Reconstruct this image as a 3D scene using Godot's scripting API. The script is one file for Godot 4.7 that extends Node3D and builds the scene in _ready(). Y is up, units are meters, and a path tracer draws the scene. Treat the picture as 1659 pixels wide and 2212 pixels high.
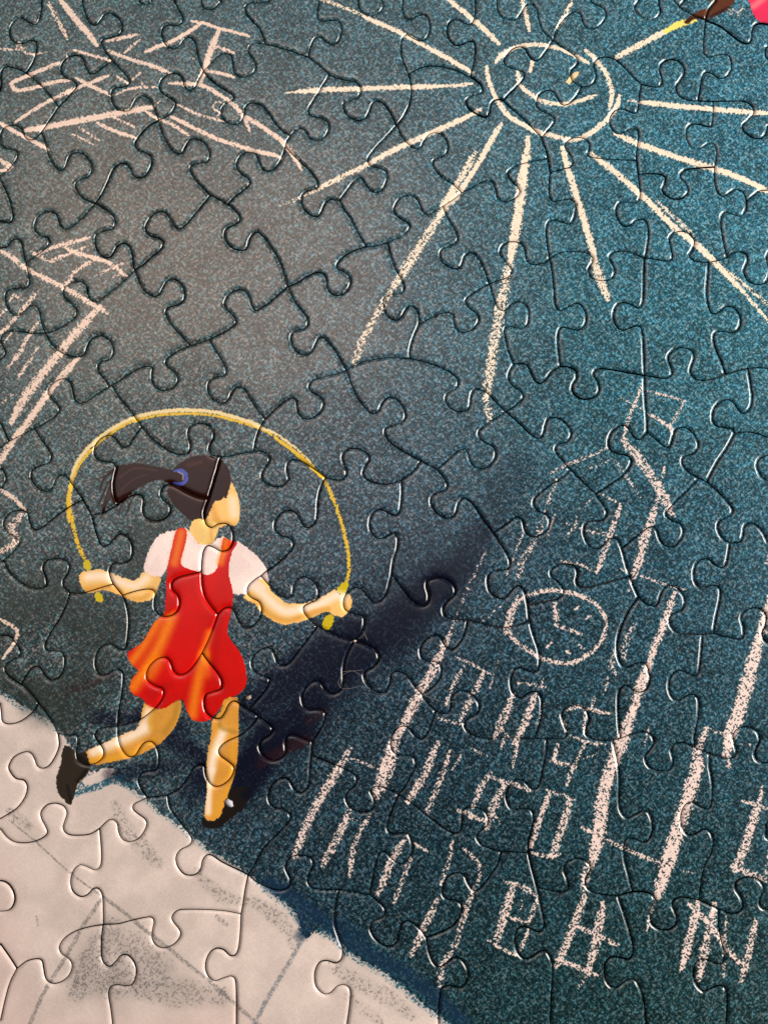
extends Node3D
# A nearly finished jigsaw puzzle lying on a table, seen from just above. Lengths on the puzzle are in millimetres (x to the right, z towards the viewer).

const LEFT := -162.0
const TOP := -206.0
const ACROSS := 324.0
const DOWN := 384.0
const TW := 1728
const TH := 2048
const PX := 2048.0 / 384.0
const THICK := 1.95

# printing inks, as they look in plain light
const INK := {
	"floor": Color8(211, 196, 189), "pinkfloor": Color8(210, 180, 174), "shore": Color8(44, 92, 112), "teal": Color8(70, 116, 116), "grey": Color8(104, 102, 102), "greyblue": Color8(94, 104, 114), "dots": Color8(108, 104, 103),
	"navy": Color8(20, 46, 72), "shade": Color8(9, 12, 30), "navyblack": Color8(14, 24, 38), "maroon": Color8(50, 20, 24), "olive": Color8(44, 50, 47),
	"pink": Color8(238, 210, 194), "cream": Color8(246, 226, 204), "white": Color8(236, 212, 204), "lemon": Color8(242, 224, 112), "eye": Color8(244, 214, 158), "orange": Color8(236, 128, 24),
	"ropelight": Color8(236, 212, 158), "yellow": Color8(226, 184, 48), "yellowdark": Color8(200, 176, 24),
	"brown": Color8(88, 50, 36), "darkbrown": Color8(44, 24, 22), "tan": Color8(140, 88, 56), "rose": Color8(222, 52, 92), "lightrose": Color8(250, 130, 130),
	"hair": Color8(38, 10, 5), "hairgrey": Color8(96, 74, 66), "hairlight": Color8(96, 54, 40), "blue": Color8(70, 86, 176), "bluelight": Color8(190, 196, 230),
	"skin": Color8(240, 190, 112), "skinlight": Color8(250, 230, 212), "skindark": Color8(214, 150, 62), "skintan": Color8(240, 200, 120), "yellowskin": Color8(222, 170, 50),
	"orange2": Color8(224, 160, 40), "brownish": Color8(168, 124, 44), "blouse": Color8(244, 220, 214), "white2": Color8(246, 228, 222),
	"dress": Color8(200, 16, 12), "darkred": Color8(176, 14, 14), "shoebrown": Color8(46, 40, 33), "shoeblack": Color8(26, 22, 20),
}
const PIECE_LABELS := [
	[55.3, -145.5, "puzzle piece printed with the eyes and smile of the chalk sun"],
	[41.0, -144.1, "puzzle piece printed with the left edge of the chalk sun face"],
	[84.1, -155.2, "puzzle piece printed with the upper right ray of the chalk sun"],
	[118.2, -162.1, "puzzle piece with a rose red patch and dark brown fingers"],
	[102.8, -169.1, "puzzle piece with a brown fingertip holding the sun ray"],
	[-68.2, -14.6, "puzzle piece printed with the ponytail, blue band and back of the girl's head"],
	[-48.8, 0.3, "puzzle piece printed with the girl's cheek and one red shoulder strap"],
	[-65.0, 12.6, "puzzle piece printed with the girl's neck, white shoulder and bent elbow"],
	[-58.5, 32.0, "puzzle piece printed with the red front and orange folds of the dress"],
	[-46.1, 48.7, "puzzle piece printed with one side of the red skirt and a bent forearm"],
	[-60.2, 59.3, "puzzle piece printed with the scalloped hem of the skirt and both knees"],
	[-89.2, 18.7, "puzzle piece printed with a fist on the yellow rope handle"],
	[-21.0, 29.5, "puzzle piece printed with a hand and yellow handle over a dark shadow"],
	[-92.0, 75.1, "puzzle piece printed with the lifted shoe on beige paving"],
	[-48.9, 88.4, "puzzle piece printed with the standing foot and black shoe"],
	[56.5, 34.4, "puzzle piece printed with the hands and dial of the chalk clock"],
	[83.0, -38.5, "puzzle piece printed with the chalk flag of the tower"],
	[61.4, 129.1, "puzzle piece printed with two thick chalk bars crossed like a ladder"],
]

var rng := RandomNumberGenerator.new()
var ink_red := PackedByteArray()          # the print, three bytes per dot
var fine := PackedByteArray()
var middle := PackedByteArray()
var broad := PackedByteArray()
var stamp := PackedInt32Array()
var nearest := PackedFloat32Array()
var strokes := 0
var fibres := 0
var ends := []                            # every cut: [corner, corner, smoothed line]
var corners := {}
var puzzle: Node3D
var face_material: StandardMaterial3D
var board_material: StandardMaterial3D


func _ready() -> void:
	rng.seed = 11
	set_camera_and_light()
	add_table()
	print_picture()
	make_materials()
	puzzle = Node3D.new()
	puzzle.name = "jigsaw_puzzle"
	puzzle.set_meta("label", "assembled glossy jigsaw puzzle of a girl skipping rope under chalk drawings")
	puzzle.set_meta("category", "jigsaw puzzle")
	add_child(puzzle)
	lay_cuts()
	build_pieces()
	add_lint()


func set_camera_and_light() -> void:
	var cam := Camera3D.new()
	cam.name = "camera"
	cam.fov = 61.0
	cam.near = 0.01
	cam.far = 20.0
	var tilt := deg_to_rad(6.0)
	add_child(cam)
	cam.position = Vector3(0, 0.27 * cos(tilt), 0.27 * sin(tilt))
	cam.look_at(Vector3.ZERO, Vector3(0, sin(tilt), -cos(tilt)))
	var env := Environment.new()
	env.background_mode = Environment.BG_COLOR
	env.background_color = Color(0.15, 0.135, 0.12)
	env.tonemap_mode = Environment.TONE_MAPPER_LINEAR
	env.tonemap_exposure = 1.95
	env.sdfgi_enabled = true
	env.ssao_enabled = true
	env.ssil_enabled = true
	var around := WorldEnvironment.new()
	around.name = "room_air"
	around.environment = env
	add_child(around)
	lamp("window_light", Vector3(1.15, 0.75, -0.10), Vector2(0.46, 0.74), Color(1.0, 0.97, 0.93), 1.76)
	lamp("ceiling_light", Vector3(-0.30, 1.30, -0.60), Vector2(0.66, 0.46), Color(1.0, 0.84, 0.74), 0.15)
	lamp("ceiling_bounce", Vector3(-0.55, 1.45, -0.70), Vector2(1.9, 1.5), Color(0.97, 0.97, 0.98), 0.36)


func lamp(called: String, at: Vector3, size: Vector2, colour: Color, energy: float) -> void:
	var l := AreaLight3D.new()
	l.name = called
	l.area_size = size
	l.light_color = colour
	l.light_energy = energy
	l.shadow_enabled = true
	add_child(l)
	l.position = at
	l.look_at(Vector3.ZERO, Vector3(0, 0, -1))


func add_table() -> void:
	var m := StandardMaterial3D.new()
	var n := FastNoiseLite.new()
	n.seed = 5
	n.frequency = 0.02
	n.fractal_octaves = 4
	var tex := NoiseTexture2D.new()
	tex.width = 512
	tex.height = 512
	tex.seamless = true
	tex.noise = n
	var ramp := Gradient.new()
	ramp.set_color(0, Color8(82, 52, 34))
	ramp.set_color(1, Color8(126, 84, 54))
	tex.color_ramp = ramp
	m.albedo_texture = tex
	m.uv1_scale = Vector3(1, 6, 1)
	m.roughness = 0.45
	var b := BoxMesh.new()
	b.size = Vector3(1.1, 0.03, 0.9)
	var t := MeshInstance3D.new()
	t.name = "table_top"
	t.mesh = b
	t.material_override = m
	t.position.y = -0.015 - THICK / 1000.0 - 0.0004
	t.set_meta("kind", "structure")
	add_child(t)


# ---------------------------------------------------------------- the printed picture

func even_noise(frequency: float, octaves: int, number: int, kind := FastNoiseLite.TYPE_SIMPLEX_SMOOTH) -> PackedByteArray:
	var n := FastNoiseLite.new()
	n.seed = number
	n.noise_type = kind
	n.frequency = frequency
	n.fractal_type = FastNoiseLite.FRACTAL_FBM if octaves > 1 else FastNoiseLite.FRACTAL_NONE
	n.fractal_octaves = octaves
	var im := n.get_image(TW, TH, false, false, true)
	im.convert(Image.FORMAT_L8)
	var d := im.get_data()
	var count := PackedInt32Array()
	count.resize(256)
	for i in range(0, d.size(), 37):
		count[d[i]] += 1
	var rank := PackedByteArray()
	rank.resize(256)
	var total := 0.0
	for v in 256:
		total += count[v]
		rank[v] = int(255.0 * minf(1.0, total * 37.0 / d.size()))
	for i in d.size():
		d[i] = rank[d[i]]
	return d


func print_picture() -> void:
	fine = even_noise(0.62, 1, 3, FastNoiseLite.TYPE_VALUE_CUBIC)
	middle = even_noise(0.30, 1, 4, FastNoiseLite.TYPE_VALUE_CUBIC)
	broad = even_noise(0.012, 3, 9)
	var drift := even_noise(0.075, 1, 21)
	stamp.resize(TW * TH)
	nearest.resize(TW * TH)
	ink_red.resize(TW * TH * 3)
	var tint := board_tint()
	for i in TW * TH:
		var t := (fine[i] * 0.62 + middle[i] * 0.38) / 255.0
		t = clampf((t - 0.5) * 1.25 + 0.5, 0.0, 1.0)
		var k := 0.62 + 0.42 * t + 0.14 * (broad[i] / 255.0 - 0.5)
		var s := t * t * 70.0
		var hue := (drift[i] / 255.0 - 0.5) * 0.22
		var j := i * 3
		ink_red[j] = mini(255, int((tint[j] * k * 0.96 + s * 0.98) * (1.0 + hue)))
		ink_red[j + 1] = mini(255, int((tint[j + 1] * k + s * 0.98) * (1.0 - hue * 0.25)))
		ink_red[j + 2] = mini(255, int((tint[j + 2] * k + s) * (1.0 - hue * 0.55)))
	draw_picture()


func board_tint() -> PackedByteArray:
	# board ink drifts from blue-green to greyer green, left side paler for painted-in haze
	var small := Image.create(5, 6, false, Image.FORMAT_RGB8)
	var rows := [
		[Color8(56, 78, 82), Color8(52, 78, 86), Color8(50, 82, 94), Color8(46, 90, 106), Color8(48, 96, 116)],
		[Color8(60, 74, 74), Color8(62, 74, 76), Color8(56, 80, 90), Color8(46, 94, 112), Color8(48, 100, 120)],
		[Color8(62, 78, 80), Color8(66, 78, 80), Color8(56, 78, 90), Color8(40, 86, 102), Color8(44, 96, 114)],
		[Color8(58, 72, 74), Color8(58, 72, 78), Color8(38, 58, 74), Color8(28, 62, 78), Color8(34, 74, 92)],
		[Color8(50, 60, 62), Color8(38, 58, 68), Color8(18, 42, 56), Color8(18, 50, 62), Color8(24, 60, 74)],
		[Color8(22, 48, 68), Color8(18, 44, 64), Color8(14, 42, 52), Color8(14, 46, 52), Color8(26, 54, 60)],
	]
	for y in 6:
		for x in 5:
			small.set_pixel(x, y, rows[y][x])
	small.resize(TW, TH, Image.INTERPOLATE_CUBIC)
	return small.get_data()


func dot(x: float, z: float) -> Vector2:
	return Vector2((x - LEFT) * PX, (z - TOP) * PX)


func curve_through(tenths: Array, steps: int, closed := false) -> PackedVector2Array:
	var p := PackedVector2Array()
	for i in range(0, tenths.size(), 2):
		p.append(Vector2(tenths[i] * 0.1, tenths[i + 1] * 0.1))
	if p.size() < 3 and not closed:
		return p
	var o := PackedVector2Array()
	var n := p.size()
	for i in (n if closed else n - 1):
		var b := p[i]
		var c := p[(i + 1) % n]
		var a := p[(i - 1 + n) % n] if closed or i > 0 else b * 2.0 - c
		var d := p[(i + 2) % n] if closed or i < n - 2 else c * 2.0 - b
		for k in steps:
			o.append(b.cubic_interpolate(c, a, d, float(k) / steps))
	if not closed:
		o.append(p[n - 1])
	return o


func blend(i: int, c: Color, alpha: float) -> void:
	var j := i * 3
	ink_red[j] = int(lerpf(ink_red[j], c.r8, alpha))
	ink_red[j + 1] = int(lerpf(ink_red[j + 1], c.g8, alpha))
	ink_red[j + 2] = int(lerpf(ink_red[j + 2], c.b8, alpha))


# a filled area of the print with a slightly ragged painted edge
func area(c: Color, ragged: float, tenths: Array) -> void:
	var line := curve_through(tenths, 3, true)
	var n := line.size()
	var r := ragged * PX
	var low := Vector2(1e9, 1e9)
	var high := -low
	for i in n:
		line[i] = dot(line[i].x, line[i].y)
		low = low.min(line[i])
		high = high.max(line[i])
	var x0 := maxi(0, int(low.x - r - 1))
	var x1 := mini(TW - 1, int(high.x + r + 1))
	var y0 := maxi(0, int(low.y - r - 1))
	var y1 := mini(TH - 1, int(high.y + r + 1))
	var spans := []
	for y in range(y0 - int(r) - 2, y1 + int(r) + 3):
		var xs := []
		for i in n:
			var a := line[i]
			var b := line[(i + 1) % n]
			if (a.y <= y) != (b.y <= y):
				xs.append(a.x + (b.x - a.x) * (y - a.y) / (b.y - a.y))
		xs.sort()
		spans.append(xs)
	var base := y0 - int(r) - 2
	for y in range(y0, y1 + 1):
		for x in range(x0, x1 + 1):
			var i := y * TW + x
			var yy := y + int(round((middle[i] - 127.5) / 127.5 * r))
			var xx := x + (fine[i] - 127.5) / 127.5 * r
			var xs: Array = spans[yy - base]
			for k in range(0, xs.size() - 1, 2):
				if xx >= xs[k] and xx <= xs[k + 1]:
					var g := 1.0 + (fine[i] - 127.5) * 0.00022 + (broad[i] - 127.5) * 0.0003
					var j := i * 3
					ink_red[j] = clampi(int(c.r8 * g), 0, 255)
					ink_red[j + 1] = clampi(int(c.g8 * g), 0, 255)
					ink_red[j + 2] = clampi(int(c.b8 * g), 0, 255)
					break


# every dot within half of the width from the line, with its distance from the middle of the line (0 to 1)
func along(line: PackedVector2Array, wide: float, taper := false) -> PackedInt32Array:
	strokes += 1
	var r := wide * 0.5 * PX
	var found := PackedInt32Array()
	var total := 0.0
	for s in line.size() - 1:
		total += line[s].distance_to(line[s + 1]) * PX
	var walked := 0.0
	for s in line.size() - 1:
		var a := dot(line[s].x, line[s].y)
		var b := dot(line[s + 1].x, line[s + 1].y)
		var v := b - a
		var vv := maxf(v.length_squared(), 0.0001)
		var vl := v.length()
		for y in range(maxi(0, int(minf(a.y, b.y) - r)), mini(TH - 1, int(maxf(a.y, b.y) + r) + 1) + 1):
			for x in range(maxi(0, int(minf(a.x, b.x) - r)), mini(TW - 1, int(maxf(a.x, b.x) + r) + 1) + 1):
				var q := Vector2(x, y) - a
				var f := clampf(q.dot(v) / vv, 0.0, 1.0)
				var thin := 1.0
				if taper:
					var ahead := minf(walked + f * vl, total - walked - f * vl)
					thin = clampf(0.62 + 0.38 * ahead / (r * 2.6), 0.62, 1.0)
				var d := (q - v * f).length() / (r * thin)
				if d < 1.0:
					var i := y * TW + x
					if stamp[i] != strokes:
						stamp[i] = strokes
						nearest[i] = d
						found.append(i)
					elif d < nearest[i]:
						nearest[i] = d
		walked += vl
	return found


func chalk(c: Color, wide: float, cover: float, tenths: Array) -> void:
	var coarse := 0.35
	var pale := 0.62 if c == INK.dots or c == INK.grey or c == INK.greyblue else 0.96
	for i in along(curve_through(tenths, 3), wide * 1.28, true):
		var d := nearest[i]
		var t := (fine[i] * (1.0 - coarse) + middle[i] * coarse) / 255.0
		var edge := clampf((1.0 - d) * 1.75, 0.0, 1.0)
		var want := cover * 1.12 * edge
		var alpha := clampf((t - 1.0 + want) * 7.0 + 0.4, 0.0, 1.0)
		alpha = maxf(alpha * pale, 0.30 * cover * clampf((1.0 - d) * 2.0, 0.0, 1.0) * (0.55 + 0.9 * t))
		if alpha > 0.02:
			blend(i, c, minf(alpha, 0.97))


func wash(c: Color, wide: float, strength: float, tenths: Array) -> void:
	var on_paint := c.r8 > 100 and c != INK.grey and c != INK.bluelight           # a warm glaze stays on the painted figure
	for i in along(curve_through(tenths, 3), wide * 1.3):
		var d := nearest[i]
		var soft := 1.0 - d
		soft = soft * soft * (3.0 - 2.0 * soft)
		var t := (fine[i] * 0.6 + middle[i] * 0.4) / 255.0
		var grain := (1.08 - 0.50 * t * t) if c.get_luminance() < 0.2 else (1.04 - 0.2 * t)
		var reach := minf(1.0, soft * 1.3) if c.get_luminance() < 0.2 else soft
		if on_paint and ink_red[i * 3] < 128:
			continue
		blend(i, c, minf(1.0, strength * reach * grain))


func draw_picture() -> void:
	area(INK.floor, 0.54, [-1506, 472, -1265, 510, -1167, 550, -1094, 590, -1021, 630, -977, 669, -921, 753, -885, 784, -825, 794, -782, 826, -729, 855, -681, 896, -618, 941, -537, 1005, -466, 1045, -404, 1086, -376, 1108, -329, 1139, -279, 1180, -255, 1216, -249, 1251, -230, 1269, -214, 1251, -199, 1243, -144, 1265, -106, 1305, -14, 1353, 60, 1406, 134, 1463, 193, 1506, 299, 1588, 389, 1687, 386, 1899, -1421, 1899])
	chalk(INK.shore, 2.24, 0.62, [-927, 854, -899, 840, -862, 829, -825, 813, -778, 799])
	chalk(INK.shore, 1.95, 0.50, [-918, 836, -891, 803, -872, 792])
	chalk(INK.shore, 2.44, 0.50, [-825, 810, -782, 820, -753, 826])
	area(INK.floor, 0.34, [-910, 808, -872, 792, -849, 776, -807, 780, -825, 794, -853, 808, -890, 826])
	chalk(INK.shore, 3.61, 0.30, [-1167, 550, -1094, 590, -1021, 630, -977, 669])
	chalk(INK.shore, 2.68, 0.32, [-782, 826, -729, 855, -681, 896, -618, 941, -537, 1005, -466, 1045, -404, 1086])
	chalk(INK.shore, 3.32, 0.34, [-387, 1099, -329, 1139, -279, 1180, -255, 1216])
	chalk(INK.shore, 3.32, 0.36, [-199, 1243, -144, 1265, -106, 1305, -14, 1353, 60, 1406, 134, 1463, 193, 1506])
	chalk(INK.floor, 4.39, 0.14, [-782, 826, -729, 855, -681, 896, -618, 941, -537, 1005, -466, 1045, -404, 1086])
	wash(INK.pinkfloor, 24.38, 0.50, [-1027, 1601, -479, 1558])
	wash(INK.pinkfloor, 19.51, 0.30, [-1190, 1072, -1079, 1471])
	chalk(INK.grey, 0.59, 0.52, [-1122, 928, -1044, 987, -942, 1073, -880, 1118, -837, 1145])
	chalk(INK.grey, 1.27, 0.52, [-837, 1149, -859, 1185, -885, 1220, -911, 1269, -946, 1331, -977, 1380, -1007, 1437, -1036, 1506, -1052, 1567])
	chalk(INK.grey, 1.27, 0.52, [-832, 1149, -775, 1189, -718, 1234, -661, 1274, -600, 1322, -529, 1375, -459, 1432, -389, 1489, -319, 1545])
	wash(INK.grey, 20.48, 0.16, [-832, 1283, -871, 1371, -713, 1384, -621, 1406])
	chalk(INK.dots, 9.75, 0.40, [-846, 1283, -898, 1393])
	chalk(INK.dots, 11.70, 0.37, [-811, 1238, -798, 1349, -897, 1410])
	chalk(INK.dots, 12.68, 0.37, [-740, 1283, -668, 1362, -805, 1402])
	chalk(INK.dots, 9.75, 0.34, [-713, 1410, -482, 1432])
	chalk(INK.dots, 4.39, 0.34, [-1123, 900, -1064, 946])
	chalk(INK.dots, 5.36, 0.32, [-808, 882, -773, 955, -725, 1000, -672, 1055])
	chalk(INK.dots, 4.39, 0.29, [-559, 1077, -487, 1140, -413, 1162])
	chalk(INK.dots, 2.44, 0.37, [-495, 1207, -467, 1225])
	chalk(INK.grey, 0.78, 0.40, [-1030, 1203, -1024, 1229])
	chalk(INK.greyblue, 1.46, 0.55, [-232, 1252, -268, 1314, -300, 1366, -336, 1423, -372, 1489, -399, 1532])
	chalk(INK.dots, 5.36, 0.32, [-152, 1340, -60, 1402, 9, 1428, 78, 1480])
	chalk(INK.dots, 5.85, 0.31, [-386, 1162, -330, 1198, -283, 1238, -269, 1283])
	chalk(INK.dots, 4.39, 0.25, [-106, 1428, -14, 1498])
	wash(INK.navy, 4.39, 0.60, [-246, 1207, -227, 1238, -246, 1256])
	wash(INK.navy, 5.36, 0.75, [-340, 1109, -270, 1149, -190, 1207, -106, 1269, -14, 1322, 79, 1375, 161, 1437, 230, 1498])
	wash(INK.navy, 3.90, 0.50, [-125, 1216, -60, 1260])
	wash(INK.navyblack, 30.23, 0.42, [-439, 799, -276, 637, -110, 472, 34, 306, 155, 195])
	wash(INK.shade, 13.17, 0.82, [-462, 845, -337, 697, -195, 557, -62, 425, 63, 301, 170, 205])
	wash(INK.shade, 13.65, 0.75, [-395, 590, -253, 472, -110, 368])
	wash(INK.shade, 10.73, 0.45, [34, 425, 155, 282, 252, 152, 297, 64])
	wash(INK.navyblack, 12.68, 0.28, [155, 282, 277, 113, 357, -39, 407, -137])
	wash(INK.shade, 7.31, 0.80, [-365, 734, -299, 697, -223, 669])
	wash(INK.maroon, 4.39, 0.60, [-374, 762, -298, 720, -237, 692])
	wash(INK.maroon, 3.41, 0.40, [-228, 637, -181, 609])
	wash(INK.shade, 9.75, 0.50, [-487, 799, -580, 845])
	wash(INK.shade, 7.31, 0.75, [-663, 679, -567, 734, -541, 799])
	wash(INK.shade, 5.36, 0.60, [-869, 623, -783, 632, -736, 613])
	wash(INK.shade, 5.36, 0.50, [-825, 794, -684, 780, -613, 762])
	wash(INK.shade, 7.80, 0.60, [-419, 776, -382, 706, -354, 660])
	wash(INK.shade, 4.39, 0.50, [-640, 627, -601, 660])
	wash(INK.olive, 18.53, 0.55, [-1130, 306, -1013, 234, -887, 377, -929, 543, -1023, 566])
	wash(INK.olive, 14.63, 0.50, [-792, 330, -750, 137, -704, 40])
	wash(INK.olive, 9.75, 0.45, [-1170, 496, -1048, 557, -973, 637])
	wash(INK.maroon, 2.93, 0.30, [-962, 548, -835, 501])
	chalk(INK.pink, 1.66, 0.56, [-1110, -1694, -1076, -1632, -1043, -1569])
	chalk(INK.pink, 2.15, 0.83, [-1074, -1710, -1014, -1632, -976, -1588, -944, -1544])
	chalk(INK.pink, 1.07, 0.50, [-1263, -1532, -1212, -1530, -1171, -1539])
	chalk(INK.pink, 1.17, 0.45, [-1207, -1544, -1164, -1514, -1108, -1522])
	chalk(INK.pink, 1.66, 0.39, [-1213, -1566, -1189, -1539])
	chalk(INK.pink, 1.17, 0.72, [-1021, -1530, -973, -1514, -932, -1503, -893, -1492])
	chalk(INK.pink, 1.46, 0.72, [-907, -1528, -849, -1503, -771, -1478, -703, -1451])
	chalk(INK.pink, 1.56, 0.72, [-813, -1585, -867, -1572, -913, -1560])
	chalk(INK.pink, 1.27, 0.61, [-805, -1566, -835, -1539, -855, -1519])
	chalk(INK.pink, 0.88, 0.61, [-1043, -1519, -1042, -1495])
	chalk(INK.pink, 1.56, 0.78, [-1068, -1484, -1131, -1456, -1214, -1418, -1219, -1410, -1200, -1388, -1154, -1396, -1088, -1415, -1027, -1426])
	chalk(INK.pink, 1.37, 0.78, [-1201, -1280, -1111, -1342, -1026, -1388, -950, -1421, -904, -1440])
	chalk(INK.pink, 1.37, 0.78, [-1012, -1434, -959, -1404, -897, -1374])
	chalk(INK.pink, 1.17, 0.61, [-876, -1437, -841, -1415])
	chalk(INK.pink, 0.98, 0.61, [-796, -1454, -829, -1423])
	chalk(INK.pink, 1.07, 0.61, [-876, -1374, -831, -1396, -743, -1402])
	chalk(INK.pink, 0.78, 0.50, [-806, -1429, -784, -1404])
	chalk(INK.pink, 2.34, 0.85, [-1166, -1250, -1108, -1262, -1047, -1274, -971, -1289, -894, -1304, -818, -1320, -762, -1331])
	chalk(INK.pink, 1.56, 0.83, [-1252, -1277, -1199, -1245, -1147, -1218, -1089, -1185])
	chalk(INK.pink, 1.46, 0.78, [-934, -1277, -882, -1250, -810, -1226])
	chalk(INK.pink, 1.37, 0.72, [-782, -1320, -740, -1293, -689, -1271, -637, -1234])
	chalk(INK.pink, 1.07, 0.56, [-995, -1261, -927, -1218])
	chalk(INK.pink, 1.07, 0.56, [-1015, -1239, -942, -1201])
	chalk(INK.pink, 1.07, 0.56, [-884, -1296, -811, -1261])
	chalk(INK.pink, 0.88, 0.56, [-732, -1353, -767, -1320])
	chalk(INK.pink, 1.56, 0.78, [-705, -1415, -641, -1413, -594, -1407, -537, -1374, -495, -1342, -459, -1298, -438, -1250])
	chalk(INK.pink, 1.07, 0.61, [-675, -1342, -613, -1309, -525, -1282])
	chalk(INK.pink, 0.73, 0.56, [-521, -1342, -542, -1350, -559, -1339, -551, -1320, -536, -1315, -546, -1296])
	chalk(INK.pink, 1.56, 0.83, [-697, -1301, -611, -1255, -534, -1218, -452, -1191, -401, -1175, -360, -1167, -334, -1156])
	chalk(INK.pink, 1.76, 0.83, [-449, -1298, -402, -1266, -350, -1228, -321, -1201, -288, -1153, -269, -1116])
	chalk(INK.pink, 1.56, 0.85, [-785, -1522, -747, -1541, -706, -1558, -650, -1591, -597, -1627])
	chalk(INK.pink, 1.27, 0.83, [-638, -1632, -594, -1624, -542, -1605, -490, -1591, -445, -1578])
	chalk(INK.pink, 2.44, 0.85, [-544, -1599, -566, -1544, -586, -1478, -605, -1418])
	chalk(INK.pink, 1.27, 0.72, [-556, -1544, -493, -1519])
	chalk(INK.pink, 1.37, 0.78, [-580, -1454, -539, -1448, -492, -1434])
	chalk(INK.pink, 0.78, 0.39, [-640, -1503, -617, -1497])
	chalk(INK.pink, 1.66, 0.72, [-1251, -1153, -1209, -1125, -1244, -1113])
	chalk(INK.pink, 1.37, 0.67, [-946, -888, -1041, -862, -1120, -831])
	chalk(INK.pink, 1.56, 0.72, [-1036, -862, -980, -836, -898, -812, -852, -783, -821, -757])
	chalk(INK.pink, 1.07, 0.61, [-950, -859, -1015, -831, -1064, -805])
	chalk(INK.pink, 1.76, 0.72, [-1237, -846, -1196, -825, -1143, -783, -1026, -724, -933, -669, -877, -636])
	chalk(INK.pink, 0.98, 0.50, [-949, -820, -984, -831])
	chalk(INK.pink, 1.27, 0.61, [-1069, -809, -1030, -830])
	chalk(INK.pink, 1.46, 0.61, [-928, -814, -987, -778, -1006, -747, -1030, -718])
	chalk(INK.pink, 1.07, 0.56, [-833, -804, -877, -783, -922, -762])
	chalk(INK.pink, 1.07, 0.50, [-827, -778, -866, -757])
	chalk(INK.pink, 1.46, 0.50, [-1074, -809, -1131, -841])
	chalk(INK.pink, 3.02, 0.72, [-903, -659, -970, -582, -1018, -520, -1079, -439, -1135, -358, -1169, -285])
	chalk(INK.pink, 2.44, 0.78, [-969, -490, -1024, -424, -1071, -358, -1117, -288, -1164, -223, -1200, -158, -1228, -118])
	chalk(INK.pink, 1.46, 0.61, [-1105, -708, -1148, -654, -1181, -612, -1219, -571])
	chalk(INK.pink, 1.07, 0.56, [-1194, -674, -1180, -698, -1154, -679])
	chalk(INK.pink, 1.46, 0.56, [-1101, -607, -1129, -561, -1152, -510, -1189, -459])
	chalk(INK.pink, 1.37, 0.56, [-1098, -525, -1125, -474, -1155, -429])
	chalk(INK.pink, 1.07, 0.50, [-1222, -628, -1203, -651])
	chalk(INK.pink, 0.78, 0.50, [-1203, -541, -1175, -582])
	chalk(INK.pink, 0.98, 0.30, [-1155, -363, -1175, -373, -1208, -338])
	chalk(INK.pink, 1.46, 0.72, [-1196, -71, -1156, -47, -1113, -7])
	chalk(INK.pink, 2.73, 0.50, [-1119, 5, -1161, 54, -1135, 83, -1187, 127])
	chalk(INK.pink, 1.27, 0.67, [-1177, 329, -1123, 363, -1131, 401, -1162, 448])
	chalk(INK.pink, 1.46, 0.50, [-1208, 296, -1177, 329])
	chalk(INK.cream, 1.46, 0.60, [-229, -1721, -182, -1699, -119, -1674, -26, -1630])
	chalk(INK.cream, 1.85, 0.82, [-67, -1646, -26, -1627, 62, -1585, 166, -1525, 291, -1451])
	chalk(INK.cream, 0.73, 0.80, [-323, -1380, -272, -1385])
	chalk(INK.cream, 1.85, 0.82, [-287, -1384, -210, -1391, -67, -1395, 88, -1401, 190, -1404])
	chalk(INK.cream, 1.37, 0.75, [165, -1403, 237, -1407, 288, -1413])
	chalk(INK.cream, 1.27, 0.35, [-334, -994, -268, -1023, -218, -1047])
	chalk(INK.cream, 1.95, 0.65, [-253, -1033, -177, -1071, -66, -1129, 0, -1164])
	chalk(INK.cream, 1.95, 0.82, [-35, -1148, 87, -1212, 215, -1271, 313, -1320])
	chalk(INK.cream, 1.95, 0.80, [208, -1710, 291, -1638, 378, -1550])
	chalk(INK.cream, 1.95, 0.82, [381, -1274, 342, -1207, 301, -1132, 244, -1041, 218, -1004])
	chalk(INK.cream, 2.54, 0.60, [296, -1175, 265, -1121, 234, -1068])
	chalk(INK.cream, 3.56, 0.82, [234, -1068, 203, -1010, 177, -957])
	chalk(INK.cream, 3.22, 0.60, [177, -957, 126, -878, 71, -789, 25, -716])
	chalk(INK.cream, 2.88, 0.50, [25, -716, -15, -649, -65, -557, -94, -475])
	chalk(INK.cream, 1.66, 0.82, [335, -1473, 340, -1429, 355, -1380, 380, -1336, 410, -1298, 445, -1271])
	chalk(INK.cream, 1.66, 0.82, [364, -1484, 382, -1511, 419, -1533, 450, -1544])
	chalk(INK.cream, 1.85, 0.82, [393, -1309, 428, -1285, 504, -1245, 601, -1220, 642, -1227, 689, -1255, 731, -1296, 757, -1331, 768, -1372])
	chalk(INK.cream, 1.76, 0.75, [659, -1530, 695, -1497, 720, -1462, 739, -1413, 744, -1374, 734, -1326])
	chalk(INK.cream, 1.61, 0.82, [367, -1489, 396, -1519, 438, -1541, 500, -1548, 562, -1539, 613, -1517, 671, -1485])
	chalk(INK.cream, 2.05, 0.82, [486, -1492, 483, -1473, 478, -1456])
	chalk(INK.eye, 2.54, 0.90, [632, -1448, 616, -1434, 603, -1418])
	chalk(INK.cream, 1.61, 0.80, [436, -1459, 441, -1413, 481, -1374, 532, -1347, 593, -1342, 650, -1358, 689, -1372])
	chalk(INK.cream, 2.24, 0.50, [436, -1456, 442, -1415])
	chalk(INK.cream, 2.24, 0.82, [762, -1504, 862, -1560, 951, -1608])
	chalk(INK.lemon, 2.24, 0.95, [925, -1594, 978, -1621, 1025, -1635])
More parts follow.
